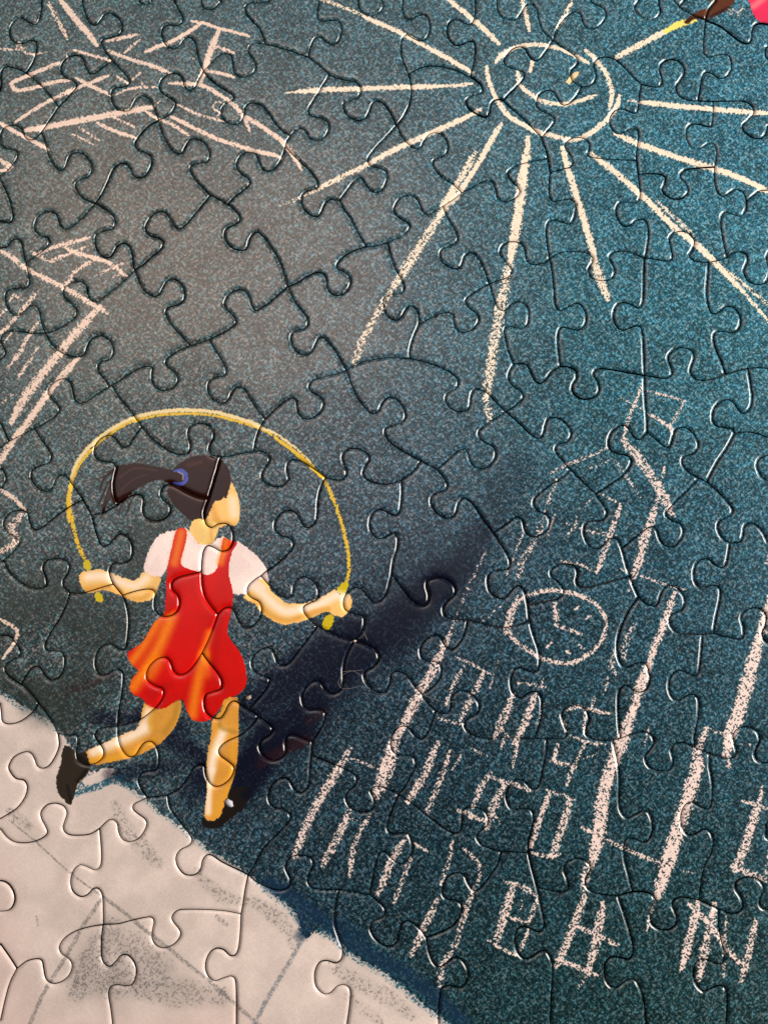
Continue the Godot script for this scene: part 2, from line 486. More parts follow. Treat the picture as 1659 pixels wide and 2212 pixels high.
	chalk(INK.cream, 1.17, 0.50, [794, -1355, 845, -1348])
	chalk(INK.cream, 1.95, 0.82, [835, -1348, 865, -1346, 993, -1330, 1121, -1320, 1264, -1308])
	chalk(INK.cream, 2.19, 0.82, [750, -1239, 835, -1201, 961, -1153, 1112, -1105, 1256, -1036])
	chalk(INK.cream, 2.19, 0.80, [671, -1172, 756, -1100, 855, -1004, 928, -925, 991, -873, 1050, -815, 1146, -706])
	chalk(INK.cream, 1.46, 0.60, [1146, -706, 1193, -644, 1249, -572])
	chalk(INK.cream, 1.66, 0.45, [880, -1007, 953, -936, 992, -894])
	chalk(INK.cream, 1.66, 0.45, [1054, -799, 1137, -742, 1238, -649])
	chalk(INK.cream, 2.93, 0.82, [577, -1191, 594, -1127])
	chalk(INK.cream, 2.44, 0.82, [584, -1148, 603, -1089, 636, -973, 664, -862, 677, -810])
	chalk(INK.cream, 3.22, 0.65, [668, -820, 686, -763, 712, -685])
	chalk(INK.cream, 2.73, 0.75, [468, -1228, 456, -1132, 443, -1063])
	chalk(INK.cream, 3.46, 0.80, [457, -1159, 439, -1025, 423, -920, 403, -810])
	chalk(INK.cream, 3.61, 0.55, [403, -810, 379, -701, 352, -572, 331, -429, 320, -358])
	chalk(INK.cream, 2.93, 0.40, [320, -358, 334, -288])
	chalk(INK.cream, 1.66, 0.70, [454, -1727, 461, -1688, 477, -1596])
	chalk(INK.cream, 1.85, 0.60, [628, -1716, 590, -1644, 571, -1610])
	chalk(INK.white, 3.27, 0.23, [1125, -1671, 1166, -1660, 1188, -1677])
	area(INK.brown, 0.10, [991, -1627, 1013, -1652, 1042, -1669, 1079, -1681, 1104, -1727, 1174, -1727, 1136, -1677, 1104, -1655, 1064, -1639, 1025, -1645, 1004, -1621])
	wash(INK.darkbrown, 1.46, 0.80, [994, -1627, 1031, -1645, 1072, -1645, 1136, -1677])
	wash(INK.tan, 1.17, 0.70, [1020, -1652, 1073, -1671, 1132, -1705])
	area(INK.rose, 0.10, [1211, -1738, 1208, -1694, 1218, -1657, 1232, -1635, 1268, -1626, 1341, -1621, 1346, -1738])
	wash(INK.lightrose, 2.93, 0.80, [1219, -1682, 1240, -1699, 1262, -1716])
	area(INK.brown, 0.10, [1070, -1738, 1086, -1738, 1079, -1702, 1069, -1705])
	chalk(INK.ropelight, 1.27, 0.95, [-977, 29, -978, -54, -972, -118, -946, -178, -889, -238, -811, -288, -738, -312, -640, -324, -541, -318, -467, -300, -388, -273])
	chalk(INK.yellow, 0.93, 0.80, [-973, -94, -963, -123, -940, -168, -883, -228, -811, -278, -738, -302, -639, -312, -541, -307, -466, -289, -388, -264, -333, -233])
	chalk(INK.yellow, 1.37, 0.85, [-977, 29, -981, -39, -974, -99])
	chalk(INK.ropelight, 0.93, 0.70, [-417, -280, -333, -243, -260, -187, -219, -143])
	chalk(INK.yellow, 1.37, 0.90, [-342, -235, -268, -180, -228, -143, -189, -106])
	chalk(INK.yellow, 1.27, 0.70, [-189, -106, -164, -54, -142, 2, -124, 68, -110, 136, -111, 195, -119, 224])
	chalk(INK.yellow, 1.37, 0.75, [-974, -9, -961, 54, -940, 113, -921, 152])
	area(INK.yellowdark, 0.15, [-928, 154, -918, 146, -907, 153, -903, 172, -912, 181, -924, 176])
	area(INK.yellowdark, 0.15, [-890, 252, -877, 246, -867, 255, -863, 272, -873, 278, -886, 270])
	area(INK.yellowdark, 0.15, [-130, 219, -111, 215, -113, 234, -125, 255, -147, 243, -140, 229])
	area(INK.yellowdark, 0.15, [-183, 325, -166, 315, -154, 325, -163, 354, -180, 362, -190, 349])
	chalk(INK.hair, 0.68, 0.80, [-836, -143, -858, -69, -876, 0])
	chalk(INK.hair, 0.59, 0.60, [-804, -39, -793, -20, -802, 9])
	chalk(INK.hair, 0.78, 0.50, [-845, -108, -857, -39, -881, -20])
	chalk(INK.hair, 0.68, 0.75, [-827, -146, -855, -126, -877, -99, -883, -69])
	chalk(INK.hair, 0.59, 0.70, [-826, -118, -859, -94, -877, -49, -891, -20])
	chalk(INK.hair, 0.59, 0.70, [-835, -89, -853, -49, -867, -20, -880, 20])
	chalk(INK.hair, 0.49, 0.60, [-804, -47, -818, -20, -822, 5])
	chalk(INK.hair, 0.49, 0.60, [-770, -64, -789, -30, -795, 0])
	chalk(INK.hair, 0.59, 0.60, [-841, -128, -860, -118, -884, -108])
	area(INK.hair, 0.20, [-652, -126, -679, -136, -709, -143, -743, -150, -773, -154, -807, -150, -836, -143, -842, -99, -850, -49, -842, -25, -823, -25, -804, -42, -780, -64, -756, -80, -727, -96, -698, -102, -661, -91])
	wash(INK.hairgrey, 0.78, 0.50, [-826, -108, -777, -138, -709, -131])
	wash(INK.hairgrey, 0.68, 0.45, [-819, -69, -781, -103, -738, -118])
	wash(INK.hairgrey, 0.49, 0.40, [-833, -49, -810, -69])
	area(INK.skin, 0.15, [-554, 7, -537, -25, -528, -49, -501, -62, -478, -94, -460, -64, -449, -25, -451, 24, -463, 42, -490, 39, -514, 49, -548, 46])
	wash(INK.skinlight, 4.24, 0.76, [-472, -39, -466, 5])
	wash(INK.skindark, 2.83, 0.65, [-514, 39, -535, -20])
	area(INK.hair, 0.15, [-662, -126, -650, -143, -631, -159, -602, -174, -568, -179, -538, -175, -508, -162, -488, -141, -477, -108, -482, -79, -491, -44, -499, -49, -506, -39, -525, -34, -535, -20, -544, 5, -558, 24, -577, 35, -607, 20, -637, -5, -660, -34, -675, -64, -668, -86])
	wash(INK.hairlight, 1.95, 0.50, [-611, -148, -572, -158])
	chalk(INK.blue, 1.17, 0.98, [-654, -129, -635, -132, -619, -121, -616, -103, -629, -89, -655, -91])
	wash(INK.bluelight, 0.68, 0.80, [-642, -126, -627, -118, -627, -103])
	area(INK.skintan, 0.15, [-595, 30, -573, 20, -553, 25, -514, 35, -518, 69, -535, 99, -571, 99, -603, 69])
	wash(INK.skin, 2.93, 0.60, [-587, 40, -576, 79])
	wash(INK.skindark, 1.80, 0.54, [-538, 45, -533, 89])
	area(INK.blouse, 0.15, [-640, 55, -674, 62, -701, 76, -719, 103, -733, 137, -741, 181, -721, 198, -690, 201, -671, 176, -660, 127, -649, 79])
	area(INK.blouse, 0.15, [-621, 50, -596, 69, -574, 98, -535, 99, -516, 81, -489, 79, -498, 137, -521, 186, -554, 198, -603, 182, -633, 161])
	area(INK.blouse, 0.15, [-460, 91, -430, 106, -406, 125, -386, 142, -366, 171, -358, 200, -357, 222, -380, 243, -403, 270, -428, 255, -457, 255, -476, 234, -483, 161])
	wash(INK.white2, 2.93, 0.60, [-702, 98, -720, 157])
	wash(INK.white2, 2.93, 0.60, [-430, 132, -390, 176])
	area(INK.dress, 0.10, [-643, 54, -615, 53, -612, 84, -620, 118, -627, 159, -606, 175, -579, 183, -550, 194, -530, 190, -517, 176, -507, 142, -499, 86, -491, 80, -479, 86, -455, 95, -468, 119, -477, 152, -479, 195, -466, 243, -465, 277, -474, 330, -480, 368, -463, 401, -439, 432, -424, 472, -418, 515, -430, 545, -456, 564, -484, 571, -496, 597, -528, 632, -554, 637, -581, 632, -600, 602, -611, 573, -632, 577, -655, 594, -679, 600, -713, 595, -735, 569, -761, 557, -775, 536, -763, 503, -749, 486, -771, 465, -785, 434, -761, 415, -737, 396, -705, 339, -677, 315, -671, 282, -670, 186, -658, 119])
	wash(INK.orange, 4.68, 0.92, [-767, 456, -742, 420, -714, 373, -696, 335])
	wash(INK.orange, 5.85, 0.97, [-762, 534, -721, 468, -689, 415, -666, 358, -653, 325])
	wash(INK.orange, 5.17, 0.92, [-581, 618, -573, 557, -560, 491, -549, 439])
	wash(INK.orange, 4.14, 0.76, [-554, 439, -545, 406, -536, 373])
	wash(INK.orange, 4.14, 0.86, [-628, 64, -639, 118, -647, 157])
	wash(INK.orange, 3.36, 0.86, [-489, 89, -495, 123, -504, 157])
	wash(INK.orange, 5.02, 0.65, [-710, 501, -692, 472, -688, 453])
	wash(INK.orange, 4.14, 0.49, [-544, 444, -534, 496])
	wash(INK.darkred, 2.83, 0.65, [-646, 195, -640, 263, -663, 301])
	wash(INK.darkred, 2.83, 0.54, [-504, 325, -520, 472, -495, 534])
	wash(INK.darkred, 3.51, 0.49, [-709, 557, -652, 529])
	area(INK.skin, 0.15, [-939, 191, -913, 182, -875, 176, -850, 185, -811, 200, -766, 210, -741, 183, -719, 196, -689, 202, -694, 229, -710, 265, -743, 277, -780, 272, -814, 255, -848, 243, -877, 243, -911, 249, -931, 231])
	wash(INK.skinlight, 4.24, 0.86, [-912, 200, -864, 198, -815, 215, -766, 229, -733, 205])
	wash(INK.skindark, 2.39, 0.65, [-921, 239, -873, 234, -844, 234, -794, 263, -746, 267, -713, 243])
	area(INK.skin, 0.15, [-434, 263, -406, 236, -387, 207, -358, 219, -348, 243, -323, 263, -299, 281, -255, 283, -231, 277, -198, 264, -159, 241, -150, 239, -137, 253, -108, 255, -99, 277, -106, 301, -125, 321, -149, 320, -178, 307, -207, 319, -236, 330, -264, 340, -308, 346, -346, 332, -376, 311, -400, 282])
	wash(INK.skinlight, 4.24, 0.92, [-401, 229, -372, 253, -342, 282, -303, 306, -255, 299, -198, 282, -149, 258, -125, 263])
	wash(INK.skindark, 2.39, 0.70, [-400, 275, -371, 301, -337, 325, -293, 335, -250, 320, -197, 303, -173, 299])
	wash(INK.blouse, 2.44, 0.80, [-396, 215, -372, 234])
	area(INK.skindark, 0.15, [-730, 585, -708, 597, -679, 600, -651, 590, -618, 572, -617, 609, -637, 660, -681, 706, -732, 734, -779, 749, -826, 757, -873, 767, -893, 760, -901, 727, -856, 706, -791, 675, -744, 653])
	wash(INK.skinlight, 4.93, 0.97, [-875, 725, -819, 702, -767, 681, -725, 660])
	wash(INK.skinlight, 3.51, 0.76, [-717, 604, -730, 651])
	wash(INK.orange2, 2.10, 0.76, [-883, 753, -803, 743, -742, 725, -696, 692])
	wash(INK.brownish, 2.83, 0.65, [-663, 669, -636, 627, -627, 585])
	wash(INK.yellowskin, 1.95, 0.50, [-703, 613, -706, 660])
	area(INK.skindark, 0.15, [-484, 572, -446, 569, -441, 623, -440, 683, -441, 734, -449, 790, -464, 840, -477, 881, -495, 925, -525, 929, -539, 913, -532, 845, -536, 799, -533, 734, -523, 683, -521, 637, -498, 609])
	wash(INK.skinlight, 3.95, 0.97, [-487, 669, -510, 725, -521, 780])
	wash(INK.skinlight, 2.83, 0.92, [-518, 780, -526, 845, -527, 904])
	wash(INK.orange2, 2.10, 0.65, [-458, 688, -457, 771, -474, 845, -506, 913])
	wash(INK.brownish, 2.10, 0.65, [-489, 595, -497, 651, -449, 669])
	area(INK.shoebrown, 0.15, [-956, 709, -922, 734, -901, 725, -893, 743, -887, 771, -898, 799, -919, 820, -931, 859, -942, 884, -964, 865, -980, 845, -986, 808, -975, 762, -970, 720])
	wash(INK.shoeblack, 1.95, 0.80, [-917, 739, -892, 771, -919, 813])
	wash(INK.shoeblack, 1.17, 0.70, [-952, 826, -940, 872])
	area(INK.shoeblack, 0.15, [-544, 919, -527, 931, -494, 920, -478, 877, -465, 849, -446, 831, -409, 831, -399, 845, -412, 881, -440, 909, -468, 929, -496, 951, -524, 950, -545, 938])
	wash(INK.shade, 3.90, 0.80, [-413, 854, -380, 817, -353, 780])
	chalk(INK.white, 0.88, 0.34, [441, 40, 411, 108, 376, 195])
	chalk(INK.white, 0.78, 0.34, [530, 1, 504, 79])
	chalk(INK.white, 0.88, 0.36, [655, 50, 684, 64, 723, 74])
	chalk(INK.white, 0.88, 0.36, [682, 501, 666, 557])
	chalk(INK.white, 0.88, 0.36, [485, 585, 455, 660])
	chalk(INK.white, 0.78, 0.36, [638, 734, 600, 748])
	chalk(INK.white, 0.88, 0.36, [802, 651, 786, 706])
	chalk(INK.white, 0.88, 0.34, [350, 453, 320, 538])
	chalk(INK.white, 0.88, 0.34, [357, 660, 385, 692])
	chalk(INK.white, 0.88, 0.34, [261, 716, 318, 743])
	chalk(INK.white, 1.07, 0.38, [232, 734, 204, 780])
	chalk(INK.white, 1.32, 0.55, [813, -406, 784, -338, 763, -283, 749, -233])
	chalk(INK.white, 0.98, 0.49, [830, -386, 884, -371, 947, -352])
	chalk(INK.white, 1.22, 0.45, [946, -353, 921, -313, 895, -275])
	chalk(INK.white, 1.32, 0.55, [828, -313, 861, -293, 895, -270, 904, -248])
	chalk(INK.white, 0.83, 0.39, [745, -362, 779, -343])
	chalk(INK.white, 0.78, 0.34, [794, -337, 813, -323])
	chalk(INK.white, 3.27, 0.55, [746, -228, 794, -173, 836, -108, 873, -39, 895, 9])
	chalk(INK.white, 1.22, 0.45, [701, -205, 632, -173, 577, -153, 518, -123])
	chalk(INK.white, 0.98, 0.39, [725, -163, 748, -123, 776, -79, 799, -39])
	chalk(INK.white, 1.22, 0.45, [876, -153, 862, -94, 843, -20, 829, 39])
	chalk(INK.white, 0.78, 0.29, [700, -163, 626, -131])
	chalk(INK.white, 1.41, 0.39, [537, -103, 516, -49, 498, 0])
	chalk(INK.white, 0.78, 0.34, [646, -44, 611, -10])
	chalk(INK.white, 0.98, 0.39, [673, -59, 735, -25])
	chalk(INK.white, 1.85, 0.55, [733, -19, 704, 54, 683, 113, 652, 188])
	chalk(INK.white, 0.88, 0.39, [563, 35, 607, 50, 636, 59, 694, 75])
	chalk(INK.white, 0.88, 0.39, [567, 69, 592, 37, 603, -9])
	chalk(INK.white, 3.07, 0.56, [843, -19, 811, 64, 789, 137, 768, 200])
	chalk(INK.white, 0.98, 0.45, [727, 176, 797, 200, 864, 224, 926, 240])
	chalk(INK.white, 1.41, 0.49, [768, 200, 752, 243])
	chalk(INK.white, 2.39, 0.60, [892, 248, 865, 320, 829, 406, 803, 472])
	chalk(INK.white, 3.85, 0.65, [808, 463, 782, 524, 756, 599])
	chalk(INK.white, 4.24, 0.65, [756, 599, 725, 674, 700, 734, 674, 799, 654, 868, 642, 955, 616, 1055])
	chalk(INK.white, 1.51, 0.55, [682, 349, 671, 311, 642, 277, 602, 258, 559, 247, 515, 241, 472, 248, 428, 263, 394, 291, 379, 325, 376, 358, 397, 392, 435, 420, 473, 444, 516, 458, 559, 463, 597, 451, 636, 425, 666, 392, 682, 349])
	chalk(INK.white, 2.39, 0.49, [524, 282, 526, 320, 528, 349])
	chalk(INK.white, 1.22, 0.51, [528, 351, 566, 362, 604, 377])
	chalk(INK.white, 1.32, 0.56, [620, 327, 632, 320])
	chalk(INK.white, 1.32, 0.56, [586, 301, 596, 292])
	chalk(INK.white, 1.32, 0.56, [497, 415, 512, 401])
	chalk(INK.white, 1.32, 0.56, [555, 427, 567, 432])
	chalk(INK.white, 1.32, 0.56, [596, 408, 608, 420])
	chalk(INK.white, 2.39, 0.34, [498, 15, 455, 103, 425, 157, 410, 205])
	chalk(INK.white, 1.12, 0.45, [541, 152, 599, 161, 652, 186])
	chalk(INK.white, 2.49, 0.34, [763, 344, 733, 415, 727, 458])
	chalk(INK.white, 1.85, 0.39, [703, 425, 693, 472, 706, 501])
	chalk(INK.white, 1.12, 0.39, [400, 522, 447, 527, 490, 536])
	chalk(INK.white, 0.88, 0.39, [484, 505, 474, 538])
	chalk(INK.white, 2.63, 0.55, [456, 557, 427, 637, 392, 706])
	chalk(INK.white, 1.41, 0.49, [402, 706, 386, 771])
	chalk(INK.white, 1.32, 0.45, [364, 683, 354, 716])
	chalk(INK.white, 1.32, 0.45, [638, 564, 625, 604])
	chalk(INK.white, 1.41, 0.49, [556, 604, 589, 592, 622, 602, 684, 613])
	chalk(INK.white, 1.22, 0.45, [608, 609, 604, 674])
	chalk(INK.white, 1.22, 0.45, [536, 618, 552, 669])
	chalk(INK.white, 1.22, 0.49, [564, 679, 610, 699, 667, 706])
	chalk(INK.white, 1.51, 0.49, [523, 706, 510, 753])
	chalk(INK.white, 1.41, 0.45, [606, 702, 571, 771])
	chalk(INK.white, 1.32, 0.45, [500, 753, 538, 762, 580, 771])
	chalk(INK.white, 3.61, 0.65, [1191, 248, 1168, 330, 1141, 401])
	chalk(INK.white, 4.58, 0.65, [1146, 387, 1113, 496, 1080, 590, 1048, 669, 1031, 734])
	chalk(INK.white, 2.97, 0.51, [973, 660, 952, 706, 925, 780])
	chalk(INK.white, 1.12, 0.49, [968, 655, 1010, 669, 1052, 683])
	chalk(INK.white, 1.41, 0.45, [1192, 127, 1176, 161])
	chalk(INK.white, 0.88, 0.34, [1075, 704, 1108, 706])
	chalk(INK.white, 2.19, 0.55, [1031, 734, 1039, 771])
	chalk(INK.white, 1.12, 0.29, [316, 118, 266, 219, 232, 291, 207, 358])
	chalk(INK.white, 1.85, 0.49, [207, 358, 187, 406, 168, 439])
	chalk(INK.white, 3.36, 0.58, [178, 415, 144, 491, 110, 548, 72, 623, 38, 683])
	chalk(INK.white, 3.85, 0.56, [48, 660, 24, 716, 0, 780, -23, 845])
	chalk(INK.white, 0.98, 0.49, [216, 444, 264, 463, 325, 498])
	chalk(INK.white, 1.51, 0.39, [244, 468, 210, 529, 184, 590])
	chalk(INK.white, 2.39, 0.45, [302, 491, 267, 562, 229, 632])
	chalk(INK.white, 1.32, 0.39, [162, 627, 238, 647])
	chalk(INK.white, 3.07, 0.49, [391, 557, 362, 627, 333, 683])
	chalk(INK.white, 2.73, 0.45, [411, 263, 385, 330, 370, 373])
	chalk(INK.white, 0.88, 0.23, [357, 291, 299, 339])
	chalk(INK.white, 2.39, 0.49, [-104, 716, -137, 780, -188, 868])
	chalk(INK.white, 1.12, 0.39, [-99, 748, -61, 760, -19, 778])
	chalk(INK.white, 2.49, 0.49, [162, 702, 123, 776])
	chalk(INK.white, 1.61, 0.45, [197, 725, 180, 771])
	chalk(INK.white, 2.83, 0.55, [-135, 767, -188, 855, -230, 937, -269, 1034])
	chalk(INK.white, 2.83, 0.49, [-106, 900, -136, 969, -182, 1055])
	chalk(INK.white, 1.95, 0.45, [-44, 914, -84, 982, -103, 1086])
	chalk(INK.white, 1.12, 0.34, [-108, 921, -80, 930])
	chalk(INK.white, 5.46, 0.51, [24, 744, -4, 813, -23, 855])
	chalk(INK.white, 2.83, 0.55, [142, 763, 104, 822, 69, 875])
	chalk(INK.white, 2.10, 0.45, [190, 753, 156, 841, 127, 907])
	chalk(INK.white, 2.19, 0.45, [322, 786, 283, 845, 266, 891])
	chalk(INK.white, 1.41, 0.49, [312, 795, 340, 809, 378, 822])
	chalk(INK.white, 2.83, 0.49, [364, 818, 330, 882, 306, 950])
	chalk(INK.white, 1.85, 0.49, [221, 898, 259, 914, 306, 930])
	chalk(INK.white, 0.98, 0.39, [330, 914, 353, 941])
	chalk(INK.white, 2.49, 0.55, [66, 978, 24, 1037, 0, 1100, -21, 1142])
	chalk(INK.white, 1.12, 0.45, [85, 991, 131, 1019])
	chalk(INK.white, 1.61, 0.39, [80, 1037, 47, 1118, 28, 1167])
	chalk(INK.white, 1.51, 0.45, [202, 987, 195, 1032, 168, 1113])
	chalk(INK.white, 1.41, 0.39, [235, 1009, 276, 1046, 285, 1082, 261, 1136])
	chalk(INK.white, 2.49, 0.49, [156, 1156, 116, 1238, 79, 1314])
	chalk(INK.white, 1.95, 0.45, [266, 1127, 237, 1198, 209, 1283, 171, 1340, 162, 1402])
	chalk(INK.white, 2.97, 0.49, [383, 1113, 358, 1194, 329, 1278])
	chalk(INK.white, 1.12, 0.49, [304, 1272, 343, 1294, 394, 1318])
	chalk(INK.white, 1.61, 0.49, [590, 948, 632, 969])
	chalk(INK.white, 1.61, 0.49, [655, 982, 725, 1012, 771, 1032, 826, 1055])
	chalk(INK.white, 3.27, 0.45, [623, 1037, 601, 1077, 591, 1127])
	chalk(INK.white, 4.68, 0.65, [952, 753, 913, 855, 877, 955, 845, 1046, 812, 1140])
	chalk(INK.white, 1.22, 0.49, [802, 1158, 774, 1243])
	chalk(INK.white, 1.95, 0.55, [498, 845, 474, 900, 437, 1005])
	chalk(INK.white, 1.12, 0.45, [489, 838, 527, 852, 569, 868])
	chalk(INK.white, 2.63, 0.55, [557, 868, 529, 955, 499, 1032])
	chalk(INK.white, 1.32, 0.49, [439, 1021, 481, 1032, 523, 1025])
	chalk(INK.white, 1.22, 0.39, [514, 758, 576, 774])
	chalk(INK.white, 1.61, 0.45, [571, 763, 548, 825])
	chalk(INK.white, 1.61, 0.45, [372, 816, 442, 843])
	chalk(INK.white, 1.61, 0.45, [358, 1106, 414, 1122, 455, 1149])
	chalk(INK.white, 1.61, 0.49, [457, 1149, 426, 1223])
	chalk(INK.white, 0.98, 0.39, [413, 1145, 403, 1198])
	chalk(INK.white, 1.41, 0.39, [376, 1122, 366, 1203])
	chalk(INK.white, 1.32, 0.45, [366, 1203, 426, 1225])
	chalk(INK.white, 1.61, 0.45, [426, 1243, 401, 1300])
	chalk(INK.white, 1.12, 0.39, [355, 1296, 392, 1316])
	chalk(INK.white, 2.63, 0.56, [595, 1145, 560, 1229, 531, 1296, 507, 1344])
	chalk(INK.white, 2.97, 0.56, [648, 1167, 630, 1252, 599, 1366])
	chalk(INK.white, 1.61, 0.55, [565, 1229, 625, 1256, 689, 1285])
	chalk(INK.white, 1.61, 0.55, [507, 1327, 562, 1344, 627, 1371])
	chalk(INK.white, 1.41, 0.45, [599, 1366, 570, 1406])
	chalk(INK.white, 2.97, 0.60, [928, 1162, 903, 1260, 874, 1349])
	chalk(INK.white, 2.83, 0.51, [979, 1167, 954, 1260, 924, 1380])
	chalk(INK.white, 1.95, 0.56, [902, 1167, 956, 1220, 1008, 1291, 1052, 1344])
	chalk(INK.white, 2.49, 0.51, [1098, 1214, 1073, 1305, 1048, 1384])
	chalk(INK.white, 1.22, 0.39, [1012, 1203, 996, 1375])
	chalk(INK.white, 1.61, 0.55, [1134, 827, 1124, 882])
	chalk(INK.white, 3.07, 0.55, [1125, 873, 1103, 932, 1071, 1014, 1043, 1073])
	chalk(INK.white, 1.41, 0.49, [1073, 871, 1119, 884, 1166, 900])
	chalk(INK.white, 2.39, 0.49, [1037, 1059, 1096, 1086, 1156, 1104])
	chalk(INK.white, 1.41, 0.39, [1147, 1009, 1136, 1082])
	chalk(INK.white, 1.41, 0.34, [1016, 763, 1044, 776])
	chalk(INK.white, 1.22, 0.29, [891, 1073, 914, 1079])


# ---------------------------------------------------------------- the pieces

func make_materials() -> void:
	var im := Image.create_from_data(TW, TH, false, Image.FORMAT_RGB8, ink_red)
	face_material = StandardMaterial3D.new()
	face_material.resource_name = "glossy printed paper"
	face_material.albedo_texture = ImageTexture.create_from_image(im)
	face_material.texture_repeat = false
	face_material.roughness = 0.21
	face_material.metallic_specular = 0.52
	var peel := Image.create_from_data(TW, TH, false, Image.FORMAT_L8, middle)
	face_material.heightmap_enabled = true
	face_material.heightmap_texture = ImageTexture.create_from_image(peel)
	face_material.heightmap_scale = 0.00008
	board_material = StandardMaterial3D.new()
	board_material.resource_name = "grey board"
	board_material.albedo_color = Color(0.20, 0.17, 0.16)
	board_material.roughness = 0.9


func cut(from: int, to: int, tenths: Array) -> void:
	var line := curve_through(tenths, 7)
	# even spacing of about half a millimetre
	var even := PackedVector2Array([line[0]])
	var total := 0.0
	for i in line.size() - 1:
		total += line[i].distance_to(line[i + 1])
	var count := maxi(2, int(round(total / 0.5)))
	var step := total / count
	var walked := 0.0
	for i in line.size() - 1:
		var l := line[i].distance_to(line[i + 1])
		while even.size() < count and walked + l >= step * even.size():
			even.append(line[i].lerp(line[i + 1], (step * even.size() - walked) / l))
		walked += l
	even.append(line[line.size() - 1])
	ends.append([from, to, even])


func lay_cuts() -> void:
	cut(0, 1, [-1135, -1705, -1134, -1671, -1140, -1638, -1152, -1621, -1175, -1630, -1199, -1645, -1219, -1638, -1233, -1613, -1235, -1585, -1223, -1562, -1205, -1554, -1184, -1556, -1167, -1566, -1150, -1561, -1143, -1544, -1146, -1514, -1155, -1484, -1175, -1450])
	cut(2, 1, [-1257, -1388, -1254, -1413, -1257, -1437, -1254, -1459, -1240, -1472, -1209, -1467, -1175, -1450])
	cut(1, 3, [-1175, -1450, -1140, -1423, -1108, -1388, -1081, -1355, -1064, -1334])
	cut(3, 4, [-1064, -1334, -1040, -1361, -1018, -1388, -1008, -1404, -1016, -1421, -1040, -1432, -1058, -1448, -1062, -1467, -1055, -1489, -1038, -1507, -1015, -1513, -997, -1508, -986, -1492, -977, -1464, -966, -1451, -951, -1450, -926, -1470, -894, -1494])
	cut(3, 5, [-1064, -1334, -1084, -1301, -1103, -1269, -1118, -1246])
	cut(5, 6, [-1118, -1246, -1129, -1231, -1144, -1221, -1162, -1222, -1173, -1236, -1184, -1258, -1200, -1269, -1221, -1270, -1238, -1262, -1248, -1245, -1249, -1223, -1244, -1199, -1222, -1188, -1199, -1183, -1190, -1169, -1197, -1148, -1212, -1127, -1229, -1108, -1251, -1093])
	cut(6, 7, [-1251, -1093, -1237, -1071, -1220, -1039, -1206, -1002, -1196, -962, -1201, -941, -1216, -938, -1236, -944])
	cut(5, 8, [-1118, -1246, -1103, -1212, -1091, -1169, -1077, -1140, -1061, -1121, -1046, -1117, -1034, -1129, -1025, -1159, -1012, -1174, -992, -1176, -969, -1164, -951, -1137, -948, -1116, -956, -1097, -979, -1087, -996, -1076, -999, -1060, -987, -1036, -961, -1015, -933, -1004])
	cut(8, 9, [-933, -1004, -911, -1039, -892, -1084, -880, -1116, -863, -1135, -843, -1140, -827, -1127, -814, -1102, -798, -1091, -778, -1095, -763, -1113, -754, -1140, -757, -1161, -773, -1174, -799, -1185, -810, -1199, -807, -1218, -785, -1250, -760, -1274, -736, -1288])
	cut(4, 10, [-894, -1494, -912, -1517, -925, -1539, -931, -1558, -924, -1571, -908, -1574, -888, -1580, -872, -1588, -865, -1605, -871, -1632, -888, -1652, -909, -1663, -924, -1657, -936, -1638, -949, -1621, -964, -1621, -978, -1635, -989, -1663, -998, -1694, -1000, -1705])
	cut(4, 9, [-894, -1494, -871, -1470, -847, -1443, -835, -1421, -844, -1407, -867, -1402, -887, -1396, -894, -1374, -888, -1347, -875, -1328, -849, -1319, -828, -1326, -819, -1345, -809, -1364, -791, -1372, -770, -1361, -754, -1336, -736, -1288])
	cut(9, 11, [-736, -1288, -726, -1250, -710, -1215, -692, -1188, -673, -1174, -656, -1177, -643, -1204, -631, -1220, -611, -1224, -585, -1210, -569, -1185, -567, -1159, -578, -1143, -604, -1140, -625, -1132, -628, -1113, -613, -1087, -587, -1057, -561, -1031])
	cut(11, 12, [-561, -1031, -530, -1015, -504, -1000])
	cut(9, 13, [-736, -1288, -702, -1307, -683, -1336, -686, -1355, -706, -1369, -730, -1385, -736, -1404, -729, -1429, -711, -1446, -688, -1451, -670, -1443, -659, -1423, -653, -1402, -638, -1392, -620, -1402, -608, -1429, -593, -1459])
	cut(13, 14, [-593, -1459, -606, -1489, -615, -1522, -621, -1555, -634, -1574, -650, -1576, -662, -1566, -672, -1550, -690, -1539, -711, -1543, -727, -1563, -734, -1591, -728, -1613, -708, -1621, -682, -1619, -667, -1630, -667, -1652, -683, -1680, -695, -1705])
	cut(13, 15, [-593, -1459, -570, -1486, -545, -1511, -519, -1518, -504, -1511, -498, -1484, -492, -1454, -471, -1437, -446, -1440, -425, -1459, -423, -1484, -436, -1506, -447, -1525, -442, -1547, -424, -1556, -393, -1552])
	cut(13, 16, [-593, -1459, -574, -1434, -543, -1407, -512, -1388, -493, -1372, -496, -1358, -516, -1347, -530, -1328, -531, -1304, -515, -1282, -489, -1274, -469, -1280, -459, -1301, -454, -1331, -439, -1347, -415, -1345, -395, -1334, -374, -1307, -350, -1269, -327, -1247, -304, -1234])
	cut(12, 17, [-504, -1000, -485, -1023, -455, -1047, -435, -1068, -440, -1087, -463, -1102, -476, -1121, -477, -1143, -464, -1167, -441, -1177, -421, -1174, -411, -1161, -406, -1143, -396, -1122, -379, -1113, -359, -1120, -339, -1143, -326, -1175, -321, -1196])
	cut(12, 18, [-504, -1000, -479, -978, -463, -951, -478, -933, -503, -922, -513, -901, -507, -875, -487, -854, -459, -846, -441, -854, -432, -883, -419, -904, -407, -907, -388, -891, -363, -857, -342, -823, -324, -780, -308, -726])
